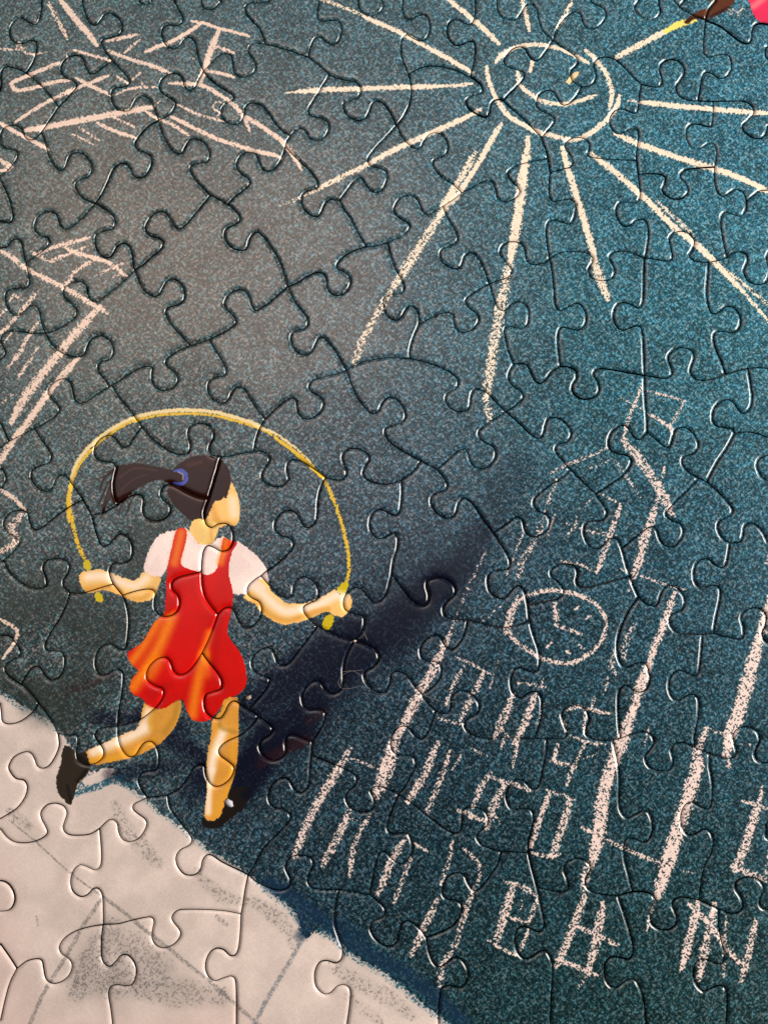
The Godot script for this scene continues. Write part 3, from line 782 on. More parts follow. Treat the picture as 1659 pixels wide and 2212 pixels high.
	cut(11, 19, [-561, -1031, -585, -999, -610, -967, -632, -938, -654, -919, -675, -925, -691, -954, -704, -971, -727, -975, -751, -959, -766, -930, -765, -907, -752, -894, -724, -886, -709, -870, -718, -846, -743, -826, -770, -799, -798, -781])
	cut(8, 20, [-933, -1004, -954, -978, -979, -949, -1003, -928, -1028, -917, -1044, -930, -1055, -962, -1071, -975, -1093, -975, -1116, -959, -1125, -936, -1124, -915, -1108, -896, -1082, -888, -1077, -870, -1091, -849, -1120, -828, -1147, -804])
	cut(8, 19, [-933, -1004, -904, -986, -875, -962, -866, -941, -874, -920, -902, -912, -924, -901, -929, -878, -922, -846, -904, -826, -883, -822, -869, -836, -857, -859, -837, -870, -816, -854, -806, -820, -803, -797, -798, -781])
	cut(21, 20, [-1232, -855, -1212, -859, -1198, -878, -1183, -885, -1168, -875, -1159, -846, -1153, -820, -1147, -804])
	cut(26, 15, [-382, -1705, -400, -1698, -426, -1698, -447, -1696, -461, -1680, -454, -1655, -438, -1635, -412, -1605, -398, -1572, -393, -1552])
	cut(15, 27, [-393, -1552, -361, -1544, -320, -1532, -279, -1517, -250, -1506])
	cut(27, 28, [-250, -1506, -221, -1484, -196, -1462, -180, -1445])
	cut(27, 29, [-250, -1506, -243, -1539, -232, -1566, -220, -1578, -204, -1572, -188, -1558, -168, -1552, -150, -1566, -141, -1594, -142, -1621, -155, -1637, -181, -1637, -207, -1634, -220, -1646, -220, -1677, -215, -1705])
	cut(28, 16, [-180, -1445, -198, -1413, -221, -1374, -243, -1336, -248, -1315, -235, -1301, -207, -1296, -184, -1280, -181, -1255, -196, -1228, -222, -1218, -242, -1226, -255, -1247, -271, -1260, -289, -1253, -304, -1234])
	cut(28, 30, [-180, -1445, -154, -1433, -123, -1426, -97, -1421, -79, -1404, -78, -1380, -92, -1364, -118, -1353, -133, -1342, -128, -1317, -105, -1293, -82, -1287, -61, -1296, -48, -1320, -38, -1345, -20, -1354, 0, -1342, 21, -1312, 41, -1270])
	cut(16, 17, [-304, -1234, -316, -1215, -321, -1196])
	cut(17, 31, [-321, -1196, -295, -1167, -264, -1137, -236, -1108, -216, -1076, -215, -1057, -233, -1049, -258, -1039, -268, -1015, -260, -986, -237, -965, -215, -959, -202, -975, -190, -1004, -172, -1017, -144, -1014])
	cut(31, 30, [-144, -1014, -122, -1044, -99, -1076, -79, -1089, -63, -1073, -48, -1052, -25, -1041, -2, -1057, 10, -1089, 5, -1113, -15, -1124, -40, -1129, -52, -1143, -48, -1164, -20, -1201, 10, -1234, 41, -1270])
	cut(31, 32, [-144, -1014, -129, -983, -106, -949, -86, -909, -58, -859])
	cut(30, 33, [41, -1270, 62, -1298, 80, -1336, 88, -1380, 83, -1429, 79, -1446])
	cut(33, 34, [79, -1446, 70, -1467, 57, -1506, 55, -1544, 60, -1572, 75, -1585, 93, -1574, 119, -1563, 140, -1574, 151, -1605, 146, -1638, 133, -1654, 109, -1652, 88, -1639, 70, -1644, 60, -1671, 63, -1705])
	cut(30, 35, [41, -1270, 56, -1234, 77, -1207, 97, -1191, 118, -1193, 130, -1215, 143, -1236, 166, -1245, 189, -1236, 204, -1212, 207, -1185, 194, -1167, 168, -1156, 158, -1143, 163, -1121, 188, -1092, 219, -1071, 251, -1040])
	cut(35, 36, [251, -1040, 279, -1055, 310, -1073, 336, -1081, 353, -1073, 361, -1047, 368, -1020, 390, -1010, 411, -1016, 427, -1025, 439, -1044, 430, -1063, 410, -1081, 400, -1102, 410, -1119, 441, -1137, 492, -1149, 532, -1157])
	cut(35, 37, [251, -1040, 223, -1017, 188, -994])
	cut(37, 38, [188, -994, 157, -973, 137, -966, 122, -980, 112, -1007, 97, -1025, 76, -1031, 48, -1017, 33, -988, 36, -967, 56, -951, 81, -933, 79, -915, 56, -894, 10, -873])
	cut(38, 32, [10, -873, -25, -863, -58, -859])
	cut(37, 39, [188, -994, 205, -954, 225, -920, 237, -891, 232, -873, 207, -859, 184, -846, 180, -820, 194, -799, 216, -786, 239, -786, 252, -805, 256, -820, 265, -833, 281, -838, 295, -828, 317, -791, 336, -734])
	cut(38, 40, [10, -873, 18, -839, 35, -788, 58, -742, 63, -718, 53, -703, 20, -699, 0, -687, -2, -659, 10, -628, 35, -615, 55, -625, 70, -651, 88, -662, 105, -646, 111, -618, 111, -602])
	cut(32, 18, [-58, -859, -95, -846, -126, -828, -141, -815, -151, -799, -148, -783, -125, -773, -108, -752, -110, -726, -132, -701, -160, -698, -180, -716, -185, -744, -193, -767, -216, -773, -246, -760, -281, -737, -308, -726])
	cut(43, 44, [302, -1705, 301, -1671, 296, -1638, 280, -1621, 259, -1630, 239, -1639, 218, -1632, 207, -1605, 212, -1574, 228, -1552, 248, -1548, 269, -1558, 290, -1562, 299, -1544, 297, -1500, 283, -1437])
	cut(33, 44, [79, -1446, 103, -1462, 139, -1475, 181, -1475, 232, -1462, 283, -1437])
	cut(44, 45, [283, -1437, 309, -1418, 323, -1395, 314, -1380, 288, -1372, 270, -1358, 271, -1336, 285, -1320, 308, -1305, 331, -1297, 342, -1309, 348, -1336, 359, -1354, 378, -1359, 390, -1355])
	cut(45, 46, [390, -1355, 404, -1372, 435, -1404, 459, -1434, 454, -1454, 429, -1464, 403, -1474, 393, -1492, 404, -1514, 422, -1534, 445, -1543, 463, -1536, 476, -1511, 491, -1495, 512, -1500, 530, -1522, 557, -1566])
	cut(45, 47, [390, -1355, 404, -1339, 434, -1312, 464, -1282, 494, -1250, 512, -1228])
	cut(47, 36, [512, -1228, 526, -1185, 532, -1157])
	cut(36, 48, [532, -1157, 535, -1137, 538, -1108])
	cut(48, 49, [538, -1108, 534, -1063, 536, -1025, 546, -1012, 571, -1015, 602, -1019, 619, -999, 615, -962, 600, -936, 575, -941, 549, -949, 530, -941, 522, -909, 525, -857, 532, -818])
	cut(47, 50, [512, -1228, 535, -1253, 556, -1282, 549, -1301, 524, -1315, 501, -1331, 499, -1353, 509, -1377, 535, -1391, 556, -1385, 568, -1361, 581, -1342, 601, -1343, 625, -1364, 641, -1388, 646, -1404])
	cut(46, 50, [557, -1566, 582, -1544, 618, -1519, 637, -1497, 630, -1475, 614, -1459, 613, -1434, 628, -1413, 646, -1404])
	cut(50, 51, [646, -1404, 672, -1407, 690, -1421, 696, -1445, 689, -1478, 697, -1497, 721, -1508, 752, -1503, 777, -1484, 802, -1456, 822, -1432, 842, -1413])
	cut(51, 52, [842, -1413, 867, -1407, 898, -1404, 912, -1421, 905, -1456, 908, -1478, 927, -1495, 953, -1499, 978, -1484, 987, -1456, 974, -1429, 957, -1402, 964, -1374, 989, -1359, 1027, -1354])
	cut(52, 53, [1027, -1354, 1076, -1353])
	cut(53, 54, [1076, -1353, 1133, -1354, 1174, -1353, 1199, -1339, 1208, -1315, 1191, -1290, 1170, -1269, 1174, -1247, 1199, -1228, 1224, -1224, 1241, -1236, 1251, -1266])
	cut(46, 55, [557, -1566, 526, -1596, 512, -1635, 505, -1677, 487, -1696, 468, -1688, 452, -1660, 434, -1639, 408, -1641, 387, -1649, 375, -1677, 374, -1705])
	cut(46, 56, [557, -1566, 568, -1599, 589, -1635, 616, -1660, 639, -1666, 652, -1652, 657, -1627, 672, -1608, 698, -1610, 721, -1627, 733, -1655, 723, -1680, 695, -1694, 684, -1705])
	cut(51, 57, [842, -1413, 835, -1374, 829, -1326, 818, -1312, 798, -1320, 773, -1328, 749, -1317, 736, -1293, 738, -1266, 755, -1242, 780, -1245, 806, -1258, 827, -1250, 825, -1212, 819, -1169, 819, -1149])
	cut(57, 58, [819, -1149, 820, -1127, 822, -1102])
	cut(58, 59, [822, -1102, 826, -1063, 827, -1031, 819, -1010, 794, -1007, 763, -1007, 750, -988, 749, -962, 766, -930, 789, -928, 812, -946, 833, -950, 847, -936, 850, -894, 842, -841, 835, -821])
	cut(52, 60, [1027, -1354, 1034, -1391, 1043, -1434, 1057, -1454, 1077, -1448, 1100, -1433, 1126, -1440, 1141, -1467, 1139, -1500, 1124, -1517, 1093, -1514, 1067, -1507, 1053, -1522, 1054, -1572, 1062, -1637])
	cut(60, 61, [1062, -1637, 1031, -1649, 995, -1669, 976, -1684])
	cut(61, 62, [976, -1684, 994, -1705])
	cut(61, 63, [976, -1684, 965, -1699, 960, -1705])
	cut(60, 64, [1062, -1637, 1073, -1671, 1095, -1699, 1100, -1705])
	cut(60, 65, [1062, -1637, 1102, -1621, 1132, -1599, 1162, -1572, 1193, -1555, 1211, -1566, 1215, -1599, 1227, -1621, 1248, -1627, 1268, -1624])
	cut(53, 70, [1076, -1353, 1074, -1309, 1068, -1269, 1052, -1266, 1024, -1274, 999, -1271, 985, -1250, 986, -1218, 1003, -1191, 1029, -1191, 1055, -1207, 1073, -1204, 1080, -1175, 1073, -1127])
	cut(70, 71, [1073, -1127, 1070, -1084, 1079, -1041, 1099, -1028, 1119, -1041, 1140, -1052, 1163, -1039, 1171, -1012])
	cut(71, 72, [1171, -1012, 1168, -983, 1152, -962, 1127, -967, 1099, -973, 1086, -951, 1086, -909, 1092, -862, 1101, -824])
	cut(71, 73, [1171, -1012, 1195, -1031, 1216, -1047, 1241, -1049])
	cut(58, 70, [822, -1102, 858, -1104, 893, -1102, 911, -1089, 907, -1068, 899, -1047, 909, -1031, 931, -1019, 961, -1020, 982, -1039, 978, -1065, 959, -1089, 965, -1108, 985, -1119, 1026, -1124, 1073, -1127])
	cut(48, 57, [538, -1108, 573, -1119, 604, -1128, 612, -1145, 602, -1172, 588, -1193, 593, -1212, 616, -1227, 647, -1226, 665, -1210, 666, -1185, 662, -1164, 707, -1156, 768, -1152, 819, -1149])
	cut(49, 39, [532, -818, 509, -804, 478, -799, 459, -809, 454, -830, 452, -851, 442, -867, 422, -875, 397, -873, 379, -859, 372, -836, 376, -825, 396, -799, 409, -779, 397, -757, 367, -747, 336, -734])
	cut(49, 59, [532, -818, 562, -839, 608, -844, 648, -839, 670, -820, 664, -799, 655, -781, 663, -757, 696, -746, 726, -752, 739, -773, 732, -799, 723, -820, 729, -835, 749, -844, 789, -841, 835, -821])
	cut(59, 74, [835, -821, 869, -816, 906, -810, 924, -820, 920, -854, 916, -883, 932, -904, 958, -910, 982, -901, 997, -878, 991, -849, 980, -832, 984, -818, 1004, -809, 1041, -807])
	cut(74, 72, [1041, -807, 1080, -815, 1101, -824])
	cut(72, 75, [1101, -824, 1116, -835, 1141, -841, 1161, -832, 1166, -818, 1162, -802, 1151, -775, 1160, -749, 1182, -734, 1209, -734, 1225, -747, 1233, -773, 1228, -799, 1226, -820, 1235, -841])
	cut(20, 76, [-1147, -804, -1141, -778, -1134, -747, -1141, -723, -1166, -721, -1193, -717, -1208, -703, -1205, -669, -1190, -641, -1172, -630, -1150, -643, -1131, -661, -1111, -661, -1097, -638, -1090, -607, -1077, -574])
	cut(76, 77, [-1077, -574, -1109, -570, -1149, -577, -1189, -579, -1209, -569, -1217, -551, -1212, -533, -1201, -518, -1202, -500, -1215, -487])
	cut(76, 19, [-1077, -574, -1045, -582, -1011, -602, -984, -625, -980, -648, -998, -669, -1019, -687, -1025, -710, -1013, -731, -989, -743, -963, -739, -950, -723, -945, -700, -931, -677, -911, -679, -875, -708, -836, -742, -798, -781])
	cut(19, 78, [-798, -781, -783, -742, -764, -710, -739, -694, -719, -698, -705, -723, -690, -747, -670, -749, -647, -729, -636, -700, -641, -677, -663, -664, -688, -656, -695, -638, -682, -607, -651, -571, -615, -532])
	cut(78, 79, [-615, -532, -585, -541, -556, -551])
	cut(79, 18, [-556, -551, -511, -574, -477, -597, -470, -615, -488, -638, -505, -656, -508, -674, -494, -700, -469, -715, -446, -710, -431, -690, -423, -664, -410, -646, -385, -659, -350, -687, -308, -726])
	cut(78, 80, [-615, -532, -645, -518, -676, -500, -691, -480, -685, -464, -663, -447, -650, -426, -659, -403, -686, -387, -713, -391, -731, -411, -734, -441, -732, -459, -752, -464, -782, -454, -821, -429, -860, -403])
	cut(76, 80, [-1077, -574, -1058, -541, -1032, -515, -1002, -500, -972, -495, -950, -505, -941, -530, -929, -553, -905, -564, -880, -556, -861, -533, -859, -505, -872, -487, -894, -480, -906, -467, -901, -444, -880, -418, -867, -397, -860, -403])
	cut(80, 81, [-860, -403, -834, -361, -798, -320, -762, -270])
	cut(80, 82, [-860, -403, -903, -376, -935, -353, -957, -345, -974, -355, -983, -388, -991, -411, -1011, -424, -1038, -416, -1056, -396, -1059, -376, -1041, -353, -1023, -333, -1025, -315, -1048, -293, -1077, -275, -1099, -265])
	cut(82, 83, [-1099, -265, -1130, -248, -1176, -223])
	cut(83, 84, [-1176, -223, -1202, -205])
	cut(83, 85, [-1176, -223, -1189, -248, -1206, -283])
	cut(82, 86, [-1099, -265, -1075, -228, -1052, -198, -1041, -175, -1050, -155, -1077, -146, -1098, -133, -1102, -108, -1089, -84, -1066, -66, -1044, -66, -1030, -84, -1021, -108, -1002, -117, -982, -99, -961, -69, -938, -39])
	cut(81, 87, [-762, -270, -781, -243, -799, -213, -814, -204, -826, -210, -842, -230, -859, -242, -881, -238, -900, -220, -908, -195, -904, -173, -881, -160, -849, -155, -837, -141, -841, -118, -845, -89, -841, -54, -829, -25])
	cut(87, 88, [-829, -25, -861, -4, -909, 10])
	cut(86, 88, [-938, -39, -925, -17, -909, 10])
	cut(87, 89, [-829, -25, -804, -42, -777, -54, -755, -51, -749, -32, -751, -3, -739, 20, -712, 28, -685, 22, -666, 2, -667, -20, -689, -39, -696, -59, -688, -79, -666, -89, -644, -81, -614, -64, -579, -49, -547, -42])
	cut(86, 90, [-938, -39, -974, -20, -998, -4, -1026, 18, -1054, 42, -1074, 55, -1091, 49, -1101, 25, -1107, 3, -1130, -5, -1159, 0, -1177, 20, -1180, 44, -1165, 66, -1138, 84, -1128, 93, -1139, 115, -1174, 149])
	cut(81, 91, [-762, -270, -731, -233, -691, -203, -656, -185, -626, -182, -610, -193, -608, -218, -616, -243, -611, -268, -589, -280, -560, -278, -540, -260, -534, -238, -546, -213, -548, -193, -536, -179, -511, -175])
	cut(91, 92, [-511, -175, -479, -178, -445, -186, -408, -193])
	cut(91, 89, [-511, -175, -522, -133, -534, -89, -547, -42])
	cut(89, 93, [-547, -42, -555, -17, -560, 5, -553, 37, -536, 48, -514, 37, -490, 37, -472, 54, -467, 84, -479, 113, -503, 122, -527, 110, -547, 105, -559, 122, -563, 152, -564, 185])
	cut(79, 94, [-556, -551, -535, -515, -512, -480, -499, -449, -506, -434, -533, -429, -553, -414, -555, -383, -539, -358, -514, -345, -492, -355, -480, -381, -463, -398, -443, -391, -421, -358, -398, -324, -374, -295])
	cut(94, 92, [-374, -295, -389, -268, -401, -233, -408, -193])
	cut(18, 97, [-308, -726, -293, -690, -270, -656, -249, -628, -242, -607, -252, -589, -279, -582, -295, -566, -293, -536, -276, -510, -251, -502, -229, -515, -216, -541, -206, -559, -187, -553, -159, -520, -139, -487, -119, -452])
	cut(97, 98, [-119, -452, -89, -469, -44, -484, 10, -492, 81, -490])
	cut(98, 99, [81, -490, 124, -480, 169, -464, 214, -441, 233, -419, 230, -396, 208, -383, 194, -363, 203, -335, 227, -320, 254, -320, 269, -335, 273, -363, 282, -386, 302, -389, 327, -376, 356, -345, 383, -318])
	cut(40, 98, [111, -602, 92, -556, 82, -520, 81, -490])
	cut(40, 39, [111, -602, 145, -620, 180, -636, 208, -639, 220, -625, 222, -602, 235, -579, 259, -576, 287, -589, 302, -615, 295, -636, 273, -654, 260, -677, 273, -695, 303, -716, 336, -734])
	cut(39, 100, [336, -734, 346, -695, 360, -659, 380, -645, 393, -653, 408, -669, 431, -675, 453, -661, 461, -630, 455, -600, 437, -588, 415, -591, 392, -594, 382, -581, 386, -546, 396, -505, 410, -471])
	cut(97, 101, [-119, -452, -104, -409, -84, -363, -59, -330, -37, -313, -19, -318, -7, -343, 10, -363, 32, -362, 57, -338, 68, -308, 59, -285, 30, -275, 8, -268, 3, -248, 20, -220, 64, -190, 116, -162])
	cut(101, 102, [116, -162, 164, -135])
	cut(97, 94, [-119, -452, -153, -439, -198, -429, -225, -419, -238, -398, -227, -381, -203, -366, -191, -345, -200, -318, -227, -298, -251, -295, -269, -310, -274, -335, -279, -358, -301, -359, -336, -333, -374, -295])
	cut(101, 103, [116, -162, 93, -131, 54, -102])
	cut(103, 104, [54, -102, 15, -89, -24, -91, -54, -103, -66, -121, -59, -143, -46, -168, -59, -188, -83, -200, -113, -198, -130, -180, -127, -153, -117, -126, -127, -106, -152, -101, -183, -109])
	cut(104, 92, [-183, -109, -215, -133, -250, -155, -279, -165, -299, -158, -304, -133, -299, -103, -318, -84, -347, -81, -374, -94, -382, -118, -370, -143, -358, -163, -366, -183, -388, -192, -408, -193])
	cut(102, 99, [164, -135, 197, -163, 231, -193, 253, -199, 263, -183, 272, -153, 294, -138, 324, -143, 346, -168, 349, -193, 335, -210, 305, -228, 296, -248, 308, -268, 345, -295, 383, -318])
	cut(104, 105, [-183, -109, -198, -74, -206, -34, -208, 9, -214, 32, -236, 49, -255, 37, -268, 10, -288, -4, -312, -1, -334, 20, -340, 47, -326, 71, -296, 81, -281, 98, -289, 120, -325, 156, -363, 183, -380, 198])
	cut(103, 106, [54, -102, 56, -68, 54, -34, 49, -5, 37, 9, 19, 6, 0, -5, -17, -9, -36, 5, -45, 35, -39, 64, -19, 82, 5, 76, 27, 64, 42, 79, 41, 113, 29, 152, 23, 195])
	cut(102, 107, [164, -135, 186, -108, 198, -84, 188, -69, 157, -57, 146, -39, 151, -14, 168, 6, 198, 18, 220, 8, 230, -24, 244, -44, 262, -39, 283, -17, 302, 15, 338, 64])
	cut(99, 100, [383, -318, 418, -343, 438, -363, 431, -383, 409, -398, 394, -419, 395, -444, 410, -471])
	cut(100, 108, [410, -471, 433, -474, 450, -469, 462, -449, 474, -421, 491, -409, 509, -421, 532, -449, 557, -464])
	cut(108, 109, [557, -464, 584, -462, 606, -449, 608, -426, 595, -403, 595, -381, 612, -363, 639, -358, 666, -368, 679, -388, 675, -411, 663, -434, 666, -449, 686, -457, 728, -452, 772, -444, 823, -435])
	cut(108, 49, [557, -464, 553, -500, 550, -541, 554, -577, 567, -592, 592, -587, 617, -583, 637, -597, 643, -625, 633, -656, 614, -670, 591, -661, 566, -647, 548, -656, 543, -690, 540, -747, 532, -818])
	cut(59, 109, [835, -821, 832, -768, 829, -710, 824, -669, 808, -655, 786, -667, 759, -673, 739, -659, 730, -625, 739, -594, 761, -582, 787, -592, 809, -596, 820, -577, 823, -520, 823, -435])
	cut(74, 110, [1041, -807, 1035, -752, 1030, -700, 1036, -654, 1048, -636, 1071, -646, 1094, -661, 1118, -654, 1135, -623, 1131, -592, 1112, -574, 1085, -577, 1060, -578, 1047, -561, 1051, -525, 1066, -485, 1080, -440])
	cut(109, 110, [823, -435, 861, -429, 893, -426, 911, -441, 905, -469, 900, -495, 919, -518, 944, -525, 971, -518, 982, -495, 974, -469, 968, -447, 980, -426, 1007, -419, 1044, -426, 1080, -440])
	cut(110, 111, [1080, -440, 1115, -449, 1150, -458])
	cut(111, 112, [1150, -458, 1180, -460, 1214, -458])
	cut(111, 113, [1150, -458, 1157, -409, 1160, -363, 1154, -333, 1136, -314, 1119, -318, 1103, -343, 1084, -357, 1059, -350, 1038, -325, 1033, -293, 1043, -273, 1070, -268, 1092, -263, 1101, -249])
	cut(113, 114, [1101, -249, 1136, -253, 1170, -248, 1204, -235])
	cut(113, 115, [1101, -249, 1075, -203, 1043, -158, 1007, -95])
	cut(109, 116, [823, -435, 823, -393, 824, -343, 827, -293, 826, -253])
	cut(116, 117, [826, -253, 805, -232, 788, -233, 772, -255, 760, -273, 740, -273, 717, -255, 704, -225, 708, -198, 730, -185, 757, -180, 774, -165, 768, -143, 748, -118, 703, -86, 658, -57])
	cut(116, 118, [826, -253, 854, -228, 878, -208, 895, -207, 904, -228, 914, -258, 937, -269, 961, -258, 982, -228, 984, -203, 966, -185, 938, -173, 933, -153, 949, -128, 983, -106])
	cut(118, 115, [983, -106, 1007, -95])
	cut(115, 119, [1007, -95, 1040, -64, 1068, -34, 1084, -9, 1078, 10, 1056, 19, 1038, 35, 1037, 59, 1053, 86, 1072, 96])
	cut(119, 120, [1072, 96, 1101, 93, 1112, 76, 1118, 47, 1131, 35, 1152, 37, 1176, 64, 1188, 93])
	cut(118, 121, [983, -106, 947, -71, 912, -37, 879, -2, 878, 13, 895, 27, 919, 37, 929, 59, 919, 86, 894, 107, 870, 105, 854, 84, 845, 54, 828, 45, 796, 64, 766, 88, 735, 113])
	cut(99, 122, [383, -318, 422, -283, 451, -253, 481, -233, 498, -243, 506, -270, 516, -295, 536, -300, 561, -290, 582, -265, 587, -243, 574, -223, 547, -215, 536, -198, 548, -173, 582, -133])
	cut(122, 117, [582, -133, 620, -94, 658, -57])
	cut(117, 121, [658, -57, 677, -27, 692, 0, 683, 20, 666, 27, 637, 29, 622, 42, 619, 69, 632, 101, 654, 114, 673, 108, 688, 91, 703, 81, 723, 88, 735, 113])
	cut(121, 123, [735, 113, 741, 137, 749, 171, 758, 199])
	cut(122, 107, [582, -133, 547, -103, 502, -74, 472, -47, 464, -25, 476, -4, 503, 8, 514, 27, 507, 52, 482, 72, 455, 76, 439, 62, 430, 27, 415, 14, 398, 22, 368, 44, 338, 64])
	cut(126, 90, [-1186, 155, -1174, 149])
	cut(90, 127, [-1174, 149, -1155, 186, -1130, 210, -1095, 231, -1061, 236, -1040, 227, -1043, 200, -1053, 176, -1045, 154, -1016, 144, -987, 149, -972, 166, -976, 190, -989, 212, -984, 236, -966, 249])
	cut(127, 128, [-966, 249, -944, 252, -911, 246, -873, 234, -835, 223])
	cut(127, 129, [-966, 249, -979, 291, -999, 335, -1024, 377, -1037, 408, -1032, 425, -1010, 427, -988, 430, -975, 449, -977, 482, -992, 508, -1016, 514, -1036, 498, -1049, 477, -1068, 475, -1084, 489, -1104, 527])
	cut(129, 130, [-1104, 527, -1131, 512, -1151, 494, -1156, 475, -1143, 458, -1119, 446, -1111, 433, -1118, 415, -1134, 394, -1151, 381, -1175, 380])
	cut(129, 131, [-1104, 527, -1077, 550, -1049, 584])
	cut(131, 132, [-1049, 584, -1021, 618, -999, 651, -986, 676])
	cut(132, 133, [-986, 676, -982, 711, -993, 743, -1010, 769, -1029, 778, -1046, 771, -1056, 748, -1069, 732, -1088, 730, -1116, 743, -1129, 762, -1131, 780, -1111, 806, -1084, 813, -1073, 834, -1080, 864, -1104, 896, -1150, 925])
	cut(131, 134, [-1049, 584, -1069, 613, -1101, 637, -1134, 646, -1156, 639, -1161, 613, -1166, 585])
	cut(132, 135, [-986, 676, -957, 679, -933, 679, -926, 697, -929, 734, -921, 755, -897, 766, -869, 762, -848, 743, -849, 720, -866, 697, -875, 679, -865, 662, -834, 655, -807, 653])
	cut(135, 136, [-807, 653, -805, 609, -797, 552, -794, 510, -799, 489, -821, 484, -845, 496, -868, 496, -881, 472, -879, 439, -866, 415, -843, 405, -823, 415, -806, 423, -790, 415, -784, 368, -784, 325, -794, 282, -805, 258])
	cut(136, 128, [-805, 258, -835, 223])
	cut(128, 88, [-835, 223, -845, 200, -848, 178, -836, 159, -810, 159, -788, 149, -779, 127, -783, 96, -800, 74, -822, 69, -839, 84, -853, 101, -870, 106, -882, 93, -898, 50, -909, 10])
	cut(136, 93, [-805, 258, -776, 248, -742, 240, -718, 240, -705, 251, -707, 277, -704, 303, -687, 320, -658, 321, -636, 306, -629, 282, -635, 258, -653, 239, -653, 217, -632, 202, -598, 193, -564, 185])
	cut(93, 137, [-564, 185, -561, 229, -551, 263, -533, 291, -511, 316])
	cut(137, 105, [-511, 316, -494, 299, -475, 295, -461, 306, -450, 330, -436, 351, -412, 355, -388, 337, -376, 306, -384, 279, -408, 265, -421, 251, -418, 229, -399, 210, -380, 198])
	cut(137, 138, [-511, 316, -522, 349, -538, 392, -557, 433])
	cut(138, 135, [-557, 433, -582, 472, -605, 494, -627, 498, -642, 486, -654, 458, -669, 446, -693, 451, -716, 472, -725, 496, -722, 515, -700, 531, -676, 541, -671, 559, -684, 585, -712, 613, -745, 634, -807, 653])
	cut(138, 139, [-557, 433, -534, 463, -510, 491, -495, 517, -497, 541, -521, 550, -542, 559, -547, 581, -541, 609, -521, 627, -498, 630, -484, 613, -472, 588, -456, 578, -436, 588, -409, 604])
	cut(139, 140, [-409, 604, -395, 585, -365, 550, -348, 519, -357, 505, -381, 498, -400, 482, -405, 458, -396, 439, -382, 425, -363, 418, -343, 423, -333, 444, -324, 465, -304, 470, -285, 458, -252, 415, -204, 352])
	cut(139, 141, [-409, 604, -393, 613, -381, 624])
	cut(141, 142, [-381, 624, -355, 641, -337, 660, -347, 679, -370, 695, -377, 716, -365, 739, -341, 753, -317, 750, -298, 732, -299, 702, -292, 681, -271, 679, -242, 690, -216, 698])
	cut(141, 143, [-381, 624, -402, 651, -435, 679, -477, 699, -498, 720, -495, 739, -471, 757, -452, 776, -461, 804, -484, 825, -508, 831, -527, 818, -537, 795, -542, 769, -559, 767, -575, 776, -591, 804, -616, 836, -651, 857])
	cut(135, 144, [-807, 653, -804, 692, -792, 723, -772, 743, -751, 739, -738, 718, -724, 702, -705, 699, -688, 716, -680, 743, -682, 771, -691, 783, -712, 785, -733, 792, -740, 813, -732, 836, -712, 864])
	cut(105, 140, [-380, 198, -357, 224, -328, 253, -301, 266, -282, 258, -278, 229, -263, 205, -242, 202, -217, 217, -202, 243, -207, 270, -231, 282, -248, 294, -243, 315, -221, 339, -204, 352])
	cut(140, 145, [-204, 352, -178, 366, -139, 382, -91, 396])
	cut(145, 106, [-91, 396, -67, 368, -60, 339, -67, 320, -96, 313, -120, 301, -125, 277, -116, 253, -96, 236, -75, 236, -53, 260, -36, 278, -14, 275, 7, 253, 17, 219, 23, 195])
	cut(106, 146, [23, 195, 53, 234, 82, 270, 111, 288, 133, 282, 138, 258, 131, 229, 138, 210, 165, 202, 194, 210, 215, 229, 218, 253, 193, 277, 181, 301, 190, 325, 222, 332, 256, 333])
	cut(146, 147, [256, 333, 294, 342, 337, 354, 378, 355, 412, 347, 446, 335])
	cut(107, 148, [338, 64, 360, 98, 381, 132, 390, 157, 380, 176, 349, 181, 327, 188, 319, 215, 326, 246, 348, 265, 372, 265, 387, 248, 401, 233, 416, 229, 433, 248, 442, 287])
	cut(146, 149, [256, 333, 248, 368, 231, 401, 207, 422, 187, 411, 173, 387, 154, 379, 128, 392, 111, 420, 115, 449, 134, 458, 163, 463, 175, 482, 168, 512, 148, 534, 117, 558])
	cut(145, 149, [-91, 396, -53, 408, -24, 427, -16, 451, -33, 475, -57, 489, -60, 512, -43, 538, -19, 552, 5, 550, 17, 524, 22, 498, 36, 489, 60, 496, 81, 515, 100, 543, 117, 558])
	cut(149, 150, [117, 558, 117, 564, 134, 585, 157, 608])
	cut(150, 151, [157, 608, 184, 616, 199, 604, 206, 566, 220, 550, 244, 548, 272, 564, 289, 588, 281, 616, 257, 627, 243, 644, 250, 665, 271, 681, 304, 689, 347, 688, 411, 688, 454, 689])
	cut(145, 142, [-91, 396, -112, 434, -124, 477, -124, 519, -133, 545, -157, 555, -179, 543, -193, 522, -212, 517, -236, 534, -250, 562, -245, 590, -228, 602, -200, 602, -178, 613, -185, 646, -204, 679, -216, 698])
	cut(142, 152, [-216, 698, -220, 740])
	cut(152, 153, [-220, 740, -224, 780, -224, 799, -229, 831, -250, 849, -269, 841, -285, 815, -304, 805, -330, 818, -346, 845, -345, 875, -329, 893, -301, 898, -282, 914, -286, 934, -319, 969, -361, 1012, -388, 1061, -405, 1087])
	cut(152, 154, [-220, 740, -184, 753, -137, 772, -99, 790, -82, 808, -89, 829, -108, 845, -115, 866, -103, 891, -80, 904, -52, 904, -33, 893, -30, 868, -40, 845, -28, 831, 0, 834, 24, 843, 44, 855])
	cut(150, 154, [157, 608, 145, 641, 131, 674, 114, 690, 95, 683, 76, 660, 57, 653, 36, 662, 22, 688, 22, 720, 38, 737, 67, 739, 90, 746, 95, 771, 81, 799, 62, 831, 44, 855])
